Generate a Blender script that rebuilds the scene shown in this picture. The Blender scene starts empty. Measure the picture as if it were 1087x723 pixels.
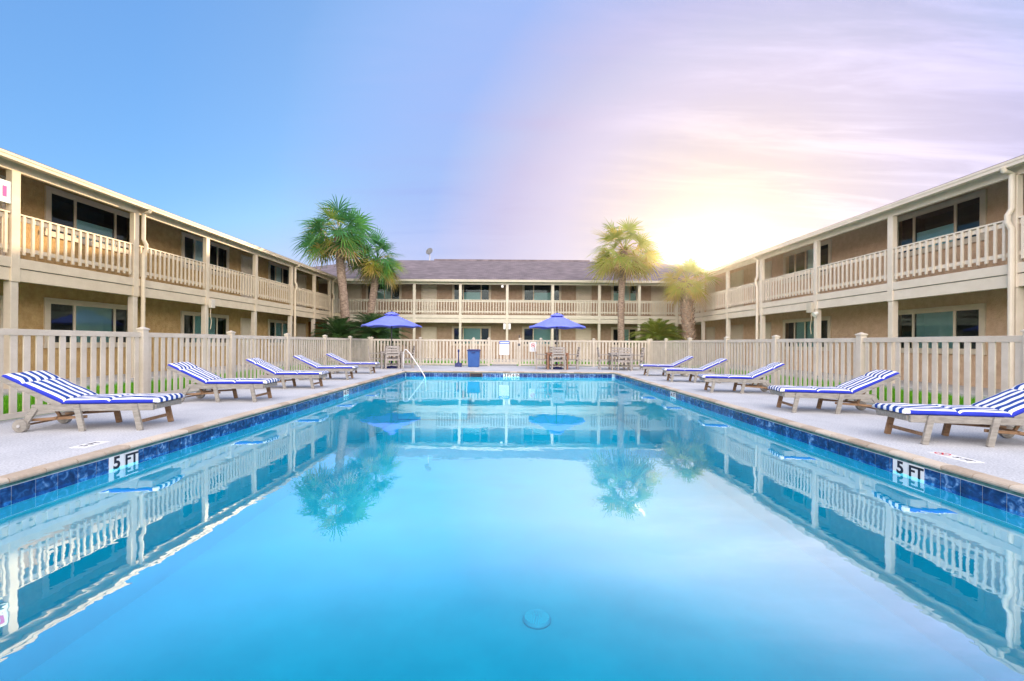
import bpy, bmesh, math, random
from mathutils import Vector, Matrix, noise as mnoise
R = math.radians
PI = math.pi
random.seed(7)
sc = bpy.context.scene
col = sc.collection

# ------------------------------------------------------------------ mesh builder
class MB:
    def __init__(s):
        s.v = []; s.f = []; s.m = []; s.c = []; s.cur = 0; s.shade = 0.5
    def face(s, idx):
        s.f.append(idx); s.m.append(s.cur); s.c.append(s.shade)
    def add(s, vs, fs):
        o = len(s.v); s.v.extend([tuple(p) for p in vs])
        for f in fs: s.face([i + o for i in f])
    def box(s, x0, x1, y0, y1, z0, z1):
        x0, x1 = min(x0, x1), max(x0, x1); y0, y1 = min(y0, y1), max(y0, y1); z0, z1 = min(z0, z1), max(z0, z1)
        s.add([(x0,y0,z0),(x1,y0,z0),(x1,y1,z0),(x0,y1,z0),(x0,y0,z1),(x1,y0,z1),(x1,y1,z1),(x0,y1,z1)],
              [(0,3,2,1),(4,5,6,7),(0,1,5,4),(1,2,6,5),(2,3,7,6),(3,0,4,7)])
    def bar(s, a, b, w, h, up=(0,0,1)):
        """rectangular bar from a to b, w across, h along up"""
        a = Vector(a); b = Vector(b); d = (b - a).normalized(); u = Vector(up)
        if abs(d.dot(u)) > .98: u = Vector((1,0,0))
        sd = d.cross(u).normalized(); u = sd.cross(d).normalized()
        vs = []
        for p in (a, b):
            for i, j in ((-1,-1),(1,-1),(1,1),(-1,1)):
                vs.append(p + sd * (i * w / 2) + u * (j * h / 2))
        s.add(vs, [(0,1,2,3),(7,6,5,4),(0,4,5,1),(1,5,6,2),(2,6,7,3),(3,7,4,0)])
    def tube(s, pts, r, n=8, cap=True, jit=0):
        pts = [Vector(p) for p in pts]; k = len(pts)
        rs = r if isinstance(r, (list, tuple)) else [r] * k
        o = len(s.v); prev = None
        for i, p in enumerate(pts):
            d = (pts[min(i+1, k-1)] - pts[max(i-1, 0)]).normalized()
            ref = Vector((0,0,1)) if abs(d.z) < .9 else Vector((1,0,0))
            if prev is not None: ref = prev
            sd = d.cross(ref).normalized(); u = sd.cross(d).normalized(); prev = u
            for j in range(n):
                a = 2 * PI * j / n; rr = rs[i] * (1 + random.uniform(-jit, jit))
                s.v.append(tuple(p + (sd * math.cos(a) + u * math.sin(a)) * rr))
        for i in range(k-1):
            for j in range(n):
                j2 = (j+1) % n
                s.face([o+i*n+j, o+i*n+j2, o+(i+1)*n+j2, o+(i+1)*n+j])
        if cap:
            s.face([o+j for j in range(n)][::-1]); s.face([o+(k-1)*n+j for j in range(n)])
    def lathe(s, prof, cx=0, cy=0, n=24, axis='z'):
        o = len(s.v)
        for (r, z) in prof:
            for j in range(n):
                a = 2*PI*j/n; x, y = r*math.cos(a), r*math.sin(a)
                if axis == 'z': s.v.append((cx+x, cy+y, z))
                elif axis == 'y': s.v.append((cx+x, z, cy+y))
                else: s.v.append((z, cx+x, cy+y))
        k = len(prof)
        for i in range(k-1):
            for j in range(n):
                j2 = (j+1) % n
                s.face([o+i*n+j, o+i*n+j2, o+(i+1)*n+j2, o+(i+1)*n+j])
        if prof[0][0] > 1e-6: s.face([o+j for j in range(n)][::-1])
        if prof[-1][0] > 1e-6: s.face([o+(k-1)*n+j for j in range(n)])
    def build(s, name, mats, parent=None, smooth=False, bevel=0, loc=None, attr=False, recalc=True):
        off = Vector((0,0,0)); p = parent
        while p is not None: off += p.location; p = p.parent
        if loc is not None: off = off + Vector(loc)
        me = bpy.data.meshes.new(name)
        me.from_pydata([(x-off.x, y-off.y, z-off.z) for x, y, z in s.v], [], s.f)
        if not isinstance(mats, (list, tuple)): mats = [mats]
        for m in mats: me.materials.append(m)
        me.polygons.foreach_set('material_index', s.m)
        if smooth: me.polygons.foreach_set('use_smooth', [True]*len(s.f))
        if attr:
            a = me.attributes.new('age', 'FLOAT', 'FACE'); a.data.foreach_set('value', s.c)
        if recalc:
            bm = bmesh.new(); bm.from_mesh(me); bmesh.ops.recalc_face_normals(bm, faces=bm.faces[:]); bm.to_mesh(me); bm.free()
        me.update()
        o = bpy.data.objects.new(name, me); col.objects.link(o)
        if parent is not None: o.parent = parent
        if loc is not None: o.location = loc
        if bevel:
            b = o.modifiers.new('bevel', 'BEVEL'); b.width = bevel; b.segments = 2; b.limit_method = 'ANGLE'; b.angle_limit = R(40)
        return o

def tag(o, label=None, cat=None, group=None, kind=None):
    if label: o['label'] = label
    if cat: o['category'] = cat
    if group: o['group'] = group
    if kind: o['kind'] = kind
    return o
def empty(name, loc=(0,0,0), rz=0):
    o = bpy.data.objects.new(name, None); col.objects.link(o)
    o.location = loc; o.rotation_euler = (0,0,rz); o.empty_display_size = .2
    return o
def copy_tree(o, parent=None):
    c = o.copy(); col.objects.link(c)
    if parent is not None: c.parent = parent
    for ch in list(o.children): copy_tree(ch, c)
    return c
def text_mesh(name, txt, size, M, mat, parent, thick=.002, align='CENTER'):
    """block lettering; M places it (local x = reading direction, y = up, z = out of the surface)"""
    cu = bpy.data.curves.new(name, 'FONT'); cu.body = txt; cu.size = size; cu.extrude = thick
    cu.align_x = align; cu.align_y = 'CENTER'; cu.offset = size*.03
    t = bpy.data.objects.new(name, cu); col.objects.link(t)
    dg = bpy.context.evaluated_depsgraph_get(); dg.update()
    me = bpy.data.meshes.new_from_object(t.evaluated_get(dg)); bpy.data.objects.remove(t)
    me.transform(M); me.materials.clear(); me.materials.append(mat)
    off = Vector((0,0,0)); p = parent
    while p is not None: off += p.location; p = p.parent
    me.transform(Matrix.Translation(-off))
    o = bpy.data.objects.new(name, me); col.objects.link(o); o.parent = parent
    return o

# ------------------------------------------------------------------ materials
def nt(name):
    m = bpy.data.materials.new(name); m.use_nodes = True
    t = m.node_tree; b = t.nodes['Principled BSDF']
    return m, t, b
def L(t, a, b): t.links.new(a, b)
def N(t, typ, **kw):
    n = t.nodes.new(typ)
    for k, v in kw.items():
        if k.startswith('i_'): n.inputs[k[2:]].default_value = v
        else: setattr(n, k, v)
    return n
def c4(c): return (c[0], c[1], c[2], 1)
def surf(name, c1, c2=None, scale=8, rough=.6, bump=.15, bscale=60, detail=5, dist=.004, spec=.4, stretch=None, lo=.35, hi=.65):
    m, t, b = nt(name)
    tc = N(t, 'ShaderNodeTexCoord')
    src = tc.outputs['Object']
    if stretch:
        mp = N(t, 'ShaderNodeMapping'); mp.inputs['Scale'].default_value = stretch
        L(t, src, mp.inputs['Vector']); src = mp.outputs['Vector']
    if c2:
        n1 = N(t, 'ShaderNodeTexNoise'); n1.inputs['Scale'].default_value = scale; n1.inputs['Detail'].default_value = detail
        n1.inputs['Roughness'].default_value = .65
        L(t, src, n1.inputs['Vector'])
        r = N(t, 'ShaderNodeValToRGB'); r.color_ramp.elements[0].position = lo; r.color_ramp.elements[1].position = hi
        r.color_ramp.elements[0].color = c4(c1); r.color_ramp.elements[1].color = c4(c2)
        L(t, n1.outputs['Fac'], r.inputs['Fac']); L(t, r.outputs['Color'], b.inputs['Base Color'])
    else:
        b.inputs['Base Color'].default_value = c4(c1)
    b.inputs['Roughness'].default_value = rough
    b.inputs['Specular IOR Level'].default_value = spec
    if bump:
        n2 = N(t, 'ShaderNodeTexNoise'); n2.inputs['Scale'].default_value = bscale; n2.inputs['Detail'].default_value = 4
        L(t, src, n2.inputs['Vector'])
        bp = N(t, 'ShaderNodeBump'); bp.inputs['Strength'].default_value = bump; bp.inputs['Distance'].default_value = dist
        L(t, n2.outputs['Fac'], bp.inputs['Height']); L(t, bp.outputs['Normal'], b.inputs['Normal'])
    return m

M = {}
M['trim'] = surf('painted_beige_wood', (.56,.46,.33), (.63,.53,.39), scale=3, rough=.55, bump=.1, bscale=25, stretch=(1,1,1))
M['trim_rosy'] = surf('painted_cream_wood', (.66,.575,.48), (.72,.635,.54), scale=3, rough=.55, bump=.1, bscale=25)
M['trim_grey'] = surf('painted_stone_wood', (.56,.51,.42), (.62,.57,.48), scale=3, rough=.55, bump=.1, bscale=25)
M['trim_dark'] = surf('painted_beige_wood_lower', (.52,.45,.36), (.60,.52,.42), scale=3, rough=.6, bump=.1, bscale=25)
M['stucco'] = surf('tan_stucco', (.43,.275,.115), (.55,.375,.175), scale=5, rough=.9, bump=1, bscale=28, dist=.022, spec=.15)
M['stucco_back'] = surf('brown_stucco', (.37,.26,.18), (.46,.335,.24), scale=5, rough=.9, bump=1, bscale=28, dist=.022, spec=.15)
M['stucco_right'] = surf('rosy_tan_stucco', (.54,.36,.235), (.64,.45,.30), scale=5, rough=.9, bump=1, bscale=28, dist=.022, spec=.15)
M['soffit'] = surf('soffit_board', (.40,.33,.25), (.46,.38,.29), scale=4, rough=.8, bump=.2, bscale=20)
M['winframe'] = surf('window_trim', (.56,.47,.35), (.62,.53,.41), scale=4, rough=.55, bump=.08)
M['vinyl'] = surf('beige_vinyl', (.51,.455,.37), (.615,.56,.475), scale=2.2, rough=.42, bump=.03, bscale=12, spec=.45)
M['door'] = surf('door_paint', (.60,.52,.40), (.66,.58,.46), scale=2, rough=.5, bump=.05)
M['blind'] = surf('pale_blind', (.55,.84,.82), (.6,.88,.86), scale=2, rough=.6, bump=0)
M['curtain'] = surf('pale_curtain', (.55,.62,.58), (.70,.76,.70), scale=3, rough=.8, bump=.3, bscale=14, stretch=(1,1,.05))
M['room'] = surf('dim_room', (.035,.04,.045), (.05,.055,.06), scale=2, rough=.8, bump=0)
M['metal'] = surf('brushed_steel', (.72,.73,.75), rough=.25, bump=0); M['metal'].node_tree.nodes['Principled BSDF'].inputs['Metallic'].default_value = 1
M['whitemetal'] = surf('white_enamel', (.80,.80,.80), rough=.3, bump=0)
M['galv'] = surf('grey_painted_metal', (.42,.42,.43), (.5,.5,.5), scale=10, rough=.45, bump=.05)
M['teak'] = surf('weathered_teak', (.22,.205,.185), (.34,.32,.29), scale=7, rough=.75, bump=.35, bscale=30, stretch=(1,5,5), dist=.003)
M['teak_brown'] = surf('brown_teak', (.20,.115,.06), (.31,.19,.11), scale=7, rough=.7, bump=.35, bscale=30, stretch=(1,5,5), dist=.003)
M['chairwood'] = surf('weathered_grey_wood', (.30,.265,.24), (.42,.385,.36), scale=9, rough=.75, bump=.2, bscale=30)
M['redder_table'] = surf('redder_table_tone', (.28,.13,.075), (.38,.20,.12), scale=9, rough=.65, bump=.2, bscale=30)
M['bluebin'] = surf('blue_plastic', (.022,.085,.30), (.03,.105,.34), scale=4, rough=.45, bump=.05)
M['navy'] = surf('navy_plastic', (.012,.02,.12), (.02,.03,.16), scale=4, rough=.4, bump=.05)
M['umbrella'] = surf('periwinkle_canvas', (.16,.20,.80), (.19,.235,.85), scale=3, rough=.8, bump=.15, bscale=90)
M['polemetal'] = surf('dark_pole', (.09,.09,.10), rough=.4, bump=0)
M['white'] = surf('white_plate', (.82,.82,.84), (.86,.86,.86), scale=3, rough=.4, bump=.02)
M['ink'] = surf('black_ink', (.015,.015,.03), rough=.5, bump=0)
M['red'] = surf('red_ink', (.65,.03,.05), rough=.5, bump=0)
M['bluesign'] = surf('blue_sign_ink', (.10,.20,.62), rough=.4, bump=0)
M['greyink'] = surf('grey_ink', (.45,.5,.62), rough=.5, bump=0)
M['magenta'] = surf('magenta_ink', (.45,.02,.25), rough=.5, bump=0)
M['lampglass'] = surf('opal_lamp', (.8,.8,.76), rough=.3, bump=0)
M['lemonwood'] = surf('orange_brown_boards', (.40,.17,.06), (.55,.26,.10), scale=5, rough=.7, bump=.3, bscale=20, stretch=(3,3,.3))
M['trunk'] = surf('palm_trunk', (.15,.10,.075), (.42,.32,.25), scale=7, rough=.95, bump=1, bscale=22, dist=.03, stretch=(1,1,3))
M['coreboard'] = surf('dish_grey', (.13,.135,.145), rough=.5, bump=0)

def roof_mat():
    m, t, b = nt('shingles')
    tc = N(t, 'ShaderNodeTexCoord')
    br = N(t, 'ShaderNodeTexBrick'); br.inputs['Scale'].default_value = 1; br.offset = .5
    br.inputs['Color1'].default_value = (.125,.10,.112,1); br.inputs['Color2'].default_value = (.185,.15,.165,1)
    br.inputs['Mortar'].default_value = (.08,.063,.072,1); br.inputs['Mortar Size'].default_value = .008
    br.inputs['Brick Width'].default_value = .3; br.inputs['Row Height'].default_value = .14; br.inputs['Bias'].default_value = .1
    L(t, tc.outputs['Object'], br.inputs['Vector'])
    n = N(t, 'ShaderNodeTexNoise'); n.inputs['Scale'].default_value = 1.6; n.inputs['Detail'].default_value = 6
    L(t, tc.outputs['Object'], n.inputs['Vector'])
    mx = N(t, 'ShaderNodeMixRGB', blend_type='OVERLAY'); mx.inputs[0].default_value = .7
    L(t, br.outputs['Color'], mx.inputs[1]); L(t, n.outputs['Fac'], mx.inputs[2]); L(t, mx.outputs[0], b.inputs['Base Color'])
    b.inputs['Roughness'].default_value = .9
    bp = N(t, 'ShaderNodeBump'); bp.inputs['Strength'].default_value = .6; bp.inputs['Distance'].default_value = .015
    L(t, br.outputs['Fac'], bp.inputs['Height']); bp.invert = True; L(t, bp.outputs['Normal'], b.inputs['Normal'])
    return m
M['roof'] = roof_mat()

def glass_mat():
    m, t, b = nt('window_glass')
    out = t.nodes['Material Output']; t.nodes.remove(b)
    tr = N(t, 'ShaderNodeBsdfTransparent'); tr.inputs['Color'].default_value = (.86,.97,.97,1)
    gl = N(t, 'ShaderNodeBsdfGlossy'); gl.inputs['Roughness'].default_value = .01; gl.inputs['Color'].default_value = (.80,.97,.98,1)
    fr = N(t, 'ShaderNodeFresnel'); fr.inputs['IOR'].default_value = 1.45
    tc = N(t, 'ShaderNodeTexCoord'); n = N(t, 'ShaderNodeTexNoise'); n.inputs['Scale'].default_value = .9
    L(t, tc.outputs['Object'], n.inputs['Vector'])
    bp = N(t, 'ShaderNodeBump'); bp.inputs['Strength'].default_value = .12; bp.inputs['Distance'].default_value = .03
    L(t, n.outputs['Fac'], bp.inputs['Height']); L(t, bp.outputs['Normal'], gl.inputs['Normal'])
    mx = N(t, 'ShaderNodeMixShader'); L(t, fr.outputs[0], mx.inputs[0]); L(t, tr.outputs[0], mx.inputs[1]); L(t, gl.outputs[0], mx.inputs[2])
    L(t, mx.outputs[0], out.inputs['Surface'])
    return m
M['glass'] = glass_mat()

def water_mat():
    m, t, b = nt('pool_water')
    out = t.nodes['Material Output']; t.nodes.remove(b)
    tc = N(t, 'ShaderNodeTexCoord')
    n1 = N(t, 'ShaderNodeTexNoise'); n1.inputs['Scale'].default_value = .9; n1.inputs['Detail'].default_value = 2
    n2 = N(t, 'ShaderNodeTexNoise'); n2.inputs['Scale'].default_value = 6; n2.inputs['Detail'].default_value = 2
    L(t, tc.outputs['Object'], n1.inputs['Vector']); L(t, tc.outputs['Object'], n2.inputs['Vector'])
    b1 = N(t, 'ShaderNodeBump'); b1.inputs['Strength'].default_value = 1; b1.inputs['Distance'].default_value = .0024
    b2 = N(t, 'ShaderNodeBump'); b2.inputs['Strength'].default_value = 1; b2.inputs['Distance'].default_value = .0005
    L(t, n1.outputs['Fac'], b1.inputs['Height']); L(t, n2.outputs['Fac'], b2.inputs['Height']); L(t, b1.outputs['Normal'], b2.inputs['Normal'])
    tr = N(t, 'ShaderNodeBsdfTransparent'); tr.inputs['Color'].default_value = (.35,.93,1,1)
    gl = N(t, 'ShaderNodeBsdfGlossy'); gl.inputs['Roughness'].default_value = 0.0; gl.inputs['Color'].default_value = (.78,.96,1,1)
    L(t, b2.outputs['Normal'], gl.inputs['Normal'])
    fr = N(t, 'ShaderNodeFresnel'); fr.inputs['IOR'].default_value = 1.33; L(t, b1.outputs['Normal'], fr.inputs['Normal'])
    rp = N(t, 'ShaderNodeValToRGB'); cr = rp.color_ramp
    cr.elements[0].position = 0.02; cr.elements[0].color = (.012,.012,.012,1)
    cr.elements[1].position = .9; cr.elements[1].color = (.6,.6,.6,1)
    for p, v in ((.04,.05),(.055,.18),(.075,.46),(.11,.68),(.4,.52)):
        e = cr.elements.new(p); e.color = (v,v,v,1)
    L(t, fr.outputs[0], rp.inputs['Fac'])
    mu = N(t, 'ShaderNodeMixRGB', blend_type='MULTIPLY'); mu.inputs[0].default_value = 1; mu.inputs[2].default_value = (.84,.95,.98,1); L(t, rp.outputs['Color'], mu.inputs[1]); L(t, mu.outputs[0], gl.inputs['Color'])
    mx = N(t, 'ShaderNodeAddShader'); L(t, tr.outputs[0], mx.inputs[0]); L(t, gl.outputs[0], mx.inputs[1])
    L(t, mx.outputs[0], out.inputs['Surface'])
    return m
M['water'] = water_mat()
M['plaster'] = surf('blue_pool_plaster', (.0025,.29,.40), (.004,.335,.45), scale=1.2, rough=.8, bump=.05, bscale=20)
M['drainslot'] = surf('drain_slot', (.012,.44,.56), rough=.6, bump=0)
M['draincover'] = surf('drain_cover', (.02,.27,.40), (.025,.29,.43), scale=6, rough=.5, bump=0)

def attr_ramp(name, stops, rough=.6, translucent=0, bump=0, bscale=20, spec=.3, noise_amt=0, nscale=8, dist=.01):
    m, t, b = nt(name); out = t.nodes['Material Output']
    a = N(t, 'ShaderNodeAttribute', attribute_name='age')
    r = N(t, 'ShaderNodeValToRGB'); cr = r.color_ramp
    cr.elements[0].position = stops[0][0]; cr.elements[0].color = c4(stops[0][1])
    cr.elements[1].position = stops[-1][0]; cr.elements[1].color = c4(stops[-1][1])
    for p, c in stops[1:-1]:
        e = cr.elements.new(p); e.color = c4(c)
    fac = a.outputs['Fac']
    tc = N(t, 'ShaderNodeTexCoord')
    if noise_amt:
        n = N(t, 'ShaderNodeTexNoise'); n.inputs['Scale'].default_value = nscale; n.inputs['Detail'].default_value = 6; n.inputs['Distortion'].default_value = .8
        L(t, tc.outputs['Object'], n.inputs['Vector'])
        ma = N(t, 'ShaderNodeMath', operation='MULTIPLY_ADD'); ma.inputs[1].default_value = noise_amt; L(t, n.outputs['Fac'], ma.inputs[0])
        sb = N(t, 'ShaderNodeMath', operation='SUBTRACT'); sb.inputs[1].default_value = noise_amt*.5; L(t, fac, sb.inputs[0]); L(t, sb.outputs[0], ma.inputs[2])
        fac = ma.outputs[0]
    L(t, fac, r.inputs['Fac']); L(t, r.outputs['Color'], b.inputs['Base Color'])
    b.inputs['Roughness'].default_value = rough; b.inputs['Specular IOR Level'].default_value = spec
    if bump:
        n2 = N(t, 'ShaderNodeTexNoise'); n2.inputs['Scale'].default_value = bscale; n2.inputs['Detail'].default_value = 4
        L(t, tc.outputs['Object'], n2.inputs['Vector'])
        bp = N(t, 'ShaderNodeBump'); bp.inputs['Strength'].default_value = bump; bp.inputs['Distance'].default_value = dist
        L(t, n2.outputs['Fac'], bp.inputs['Height']); L(t, bp.outputs['Normal'], b.inputs['Normal'])
    if translucent:
        tl = N(t, 'ShaderNodeBsdfTranslucent'); L(t, r.outputs['Color'], tl.inputs['Color'])
        mx = N(t, 'ShaderNodeMixShader'); mx.inputs[0].default_value = translucent
        L(t, b.outputs[0], mx.inputs[1]); L(t, tl.outputs[0], mx.inputs[2]); L(t, mx.outputs[0], out.inputs['Surface'])
    return m
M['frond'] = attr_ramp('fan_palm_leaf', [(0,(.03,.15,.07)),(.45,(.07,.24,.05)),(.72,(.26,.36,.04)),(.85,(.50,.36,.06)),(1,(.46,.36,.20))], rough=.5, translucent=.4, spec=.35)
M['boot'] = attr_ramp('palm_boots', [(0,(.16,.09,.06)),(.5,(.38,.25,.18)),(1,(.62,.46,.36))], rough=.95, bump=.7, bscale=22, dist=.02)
M['frond_sunlit'] = attr_ramp('sunlit_fan_palm_leaf', [(0,(.16,.24,.05)),(.45,(.27,.32,.05)),(.72,(.46,.40,.07)),(.85,(.55,.40,.11)),(1,(.55,.38,.20))], rough=.5, translucent=.5, spec=.35)  # leaf copy with yellow low sunlight put into its colour
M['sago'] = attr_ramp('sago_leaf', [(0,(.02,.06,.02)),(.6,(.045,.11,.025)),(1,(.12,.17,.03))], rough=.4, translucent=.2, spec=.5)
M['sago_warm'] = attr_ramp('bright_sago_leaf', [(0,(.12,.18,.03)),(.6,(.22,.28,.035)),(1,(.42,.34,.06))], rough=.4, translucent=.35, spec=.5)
M['grass'] = attr_ramp('lawn_blades', [(0,(.09,.34,.014)),(.6,(.15,.48,.02)),(1,(.25,.55,.035))], rough=.6, translucent=.3)
M['tile'] = attr_ramp('blue_marble_tile', [(0,(.004,.014,.085)),(.4,(.010,.042,.19)),(.65,(.028,.115,.34)),(1,(.28,.45,.72))], rough=.12, noise_amt=2.2, nscale=16, spec=.6, bump=.1)
M['grout'] = surf('pool_grout', (.55,.62,.70), rough=.8, bump=.1)
M['green_mortar'] = surf('dark_green_grout', (.03,.12,.11), (.12,.26,.25), scale=14, rough=.8, bump=.3, bscale=30)
M['coping'] = attr_ramp('brick_coping', [(0,(.40,.31,.23)),(.5,(.54,.45,.36)),(1,(.64,.55,.45))], rough=.75, noise_amt=.6, nscale=22, bump=.6, bscale=70, dist=.004)

def deck_mat():
    m, t, b = nt('cool_deck')
    tc = N(t, 'ShaderNodeTexCoord')
    n = N(t, 'ShaderNodeTexNoise'); n.inputs['Scale'].default_value = 1.1; n.inputs['Detail'].default_value = 7; n.inputs['Roughness'].default_value = .6
    f = N(t, 'ShaderNodeTexNoise'); f.inputs['Scale'].default_value = 55; f.inputs['Detail'].default_value = 3
    L(t, tc.outputs['Object'], n.inputs['Vector']); L(t, tc.outputs['Object'], f.inputs['Vector'])
    r = N(t, 'ShaderNodeValToRGB'); r.color_ramp.elements[0].position = .3; r.color_ramp.elements[1].position = .7
    r.color_ramp.elements[0].color = (.51,.525,.56,1); r.color_ramp.elements[1].color = (.66,.67,.70,1)
    L(t, n.outputs['Fac'], r.inputs['Fac'])
    r2 = N(t, 'ShaderNodeValToRGB'); r2.color_ramp.elements[0].position = .33; r2.color_ramp.elements[1].position = .6
    r2.color_ramp.elements[0].color = (.62,.62,.64,1); r2.color_ramp.elements[1].color = (1,1,1,1)
    L(t, f.outputs['Fac'], r2.inputs['Fac'])
    mx = N(t, 'ShaderNodeMixRGB', blend_type='MULTIPLY'); mx.inputs[0].default_value = .8
    L(t, r.outputs[0], mx.inputs[1]); L(t, r2.outputs[0], mx.inputs[2]); L(t, mx.outputs[0], b.inputs['Base Color'])
    b.inputs['Roughness'].default_value = .85; b.inputs['Specular IOR Level'].default_value = .3
    bp = N(t, 'ShaderNodeBump'); bp.inputs['Strength'].default_value = .5; bp.inputs['Distance'].default_value = .004
    L(t, f.outputs['Fac'], bp.inputs['Height']); L(t, bp.outputs['Normal'], b.inputs['Normal'])
    return m
M['deck'] = deck_mat()
M['concrete'] = surf('walk_concrete', (.42,.40,.38), (.52,.50,.47), scale=3, rough=.9, bump=.3, bscale=50)
M['lawn'] = surf('lawn_ground', (.09,.32,.012), (.14,.42,.02), scale=3, rough=.9, bump=.6, bscale=60, dist=.02)

def cushion_mat():
    m, t, b = nt('striped_canvas')
    tc = N(t, 'ShaderNodeTexCoord'); sp = N(t, 'ShaderNodeSeparateXYZ'); L(t, tc.outputs['Object'], sp.inputs[0])
    ad = N(t, 'ShaderNodeMath', operation='MULTIPLY_ADD'); ad.inputs[1].default_value = 1/.106; ad.inputs[2].default_value = 10.25
    L(t, sp.outputs['Y'], ad.inputs[0])
    fr = N(t, 'ShaderNodeMath', operation='FRACT'); L(t, ad.outputs[0], fr.inputs[0])
    gt = N(t, 'ShaderNodeMath', operation='LESS_THAN'); gt.inputs[1].default_value = .50; L(t, fr.outputs[0], gt.inputs[0])
    mx = N(t, 'ShaderNodeMixRGB'); mx.inputs[1].default_value = (.84,.84,.85,1); mx.inputs[2].default_value = (.016,.062,.31,1)
    L(t, gt.outputs[0], mx.inputs[0]); L(t, mx.outputs[0], b.inputs['Base Color'])
    b.inputs['Roughness'].default_value = .85; b.inputs['Specular IOR Level'].default_value = .2
    n = N(t, 'ShaderNodeTexNoise'); n.inputs['Scale'].default_value = 9; n.inputs['Detail'].default_value = 3
    L(t, tc.outputs['Object'], n.inputs['Vector'])
    bp = N(t, 'ShaderNodeBump'); bp.inputs['Strength'].default_value = .5; bp.inputs['Distance'].default_value = .012
    L(t, n.outputs['Fac'], bp.inputs['Height']); L(t, bp.outputs['Normal'], b.inputs['Normal'])
    return m
M['stripes'] = cushion_mat()
M['royal'] = surf('royal_blue_canvas', (.014,.03,.42), (.02,.04,.48), scale=5, rough=.8, bump=.3, bscale=15, dist=.008)

# ------------------------------------------------------------------ key numbers
PW = 4.17          # pool half width at the tile face
PY0, PY1 = .45, 17.4
WZ = -.20          # water level
FX = 7.02          # fence line
FB = 21.7          # back fence
BD = 10.6          # balcony post line of the wings
WD = 12.0          # facade wall
BY = 27.4          # post line of the rear block

# ------------------------------------------------------------------ ground, deck, pool
def ring(mb, x0, x1, y0, y1, hx0, hx1, hy0, hy1, z):
    mb.add([(x0,y0,z),(x1,y0,z),(x1,hy0,z),(x0,hy0,z)], [(0,1,2,3)])
    mb.add([(x0,hy1,z),(x1,hy1,z),(x1,y1,z),(x0,y1,z)], [(0,1,2,3)])
    mb.add([(x0,hy0,z),(hx0,hy0,z),(hx0,hy1,z),(x0,hy1,z)], [(0,1,2,3)])
    mb.add([(hx1,hy0,z),(x1,hy0,z),(x1,hy1,z),(hx1,hy1,z)], [(0,1,2,3)])
g = MB(); ring(g, -500, 500, -500, 500, -6.0, 6.0, -1.5, 20, -.03)
tag(g.build('ground', M['lawn'], recalc=False), kind='structure')
d = MB(); CO = .11
DX, DY0, DY1 = 7.16, -6, 21.95
ring(d, -DX, DX, DY0, DY1, -PW-CO, PW+CO, PY0-CO, PY1+CO, 0)
for a, b in (((-DX,DY0),(DX,DY0)),((DX,DY0),(DX,DY1)),((DX,DY1),(-DX,DY1)),((-DX,DY1),(-DX,DY0))):
    d.add([(a[0],a[1],0),(b[0],b[1],0),(b[0],b[1],-.06),(a[0],a[1],-.06)], [(0,1,2,3)])
tag(d.build('pool_deck', M['deck'], recalc=True), kind='structure')

# coping of bullnosed bricks
cp = MB()
prof = [(CO,-.03),(CO,.003),(.02,.003),(-.008,-.001),(-.022,-.012),(-.027,-.026),(-.022,-.040),(-.005,-.047),(.05,-.048)]
def coping_piece(a, b, inward):
    a = Vector(a); b = Vector(b); out = -Vector(inward); k = len(prof); o = len(cp.v)
    jz = random.uniform(-.002,.002); jo = random.uniform(-.003,.003)
    cp.shade = random.random()
    for p in (a, b):
        for (q, z) in prof:
            w = p + out*(q+jo); cp.v.append((w.x, w.y, z+jz))
    for i in range(k-1):
        cp.face([o+i, o+i+1, o+k+i+1, o+k+i])
    cp.face([o+i for i in range(k)]); cp.face([o+k+i for i in range(k)][::-1])
def coping_run(a, b, inward, pitch=.285):
    a = Vector(a); b = Vector(b); n = max(1, round((b-a).length/pitch)); dr = (b-a)/n; gp = dr.normalized()*.004
    for i in range(n): coping_piece(a+dr*i+gp, a+dr*(i+1)-gp, inward)
coping_run((-PW,PY0,0),(-PW,PY1,0),(1,0,0)); coping_run((PW,PY0,0),(PW,PY1,0),(-1,0,0))
coping_run((-PW-CO,PY1,0),(PW+CO,PY1,0),(0,-1,0)); coping_run((-PW-CO,PY0,0),(PW+CO,PY0,0),(0,1,0))
tag(cp.build('pool_coping', M['coping'], attr=True), kind='structure')
# mortar bed under the coping (dark green line)
mo = MB(); BZ = -.048
for x in (-1, 1): mo.box(x*(PW+.0), x*(PW+CO-.01), PY0, PY1, -.072, -.035)
mo.box(-PW-CO+.01, PW+CO-.01, PY1, PY1+CO-.01, -.072, -.036); mo.box(-PW-CO+.01, PW+CO-.01, PY0, PY0-CO+.01, -.072, -.036)
tag(mo.build('coping_mortar', M['green_mortar']), kind='structure')
# basin
bs = MB(); FZ = -1.75
bs.add([(-PW,PY0,FZ),(PW,PY0,FZ),(PW,PY1,FZ),(-PW,PY1,FZ)], [(0,1,2,3)])
for a, b in (((-PW,PY0),(PW,PY0)),((PW,PY0),(PW,PY1)),((PW,PY1),(-PW,PY1)),((-PW,PY1),(-PW,PY0))):
    bs.add([(a[0],a[1],FZ),(b[0],b[1],FZ),(b[0],b[1],-.07),(a[0],a[1],-.07)], [(0,1,2,3)])
tag(bs.build('pool_basin', M['plaster']), kind='structure')
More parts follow.
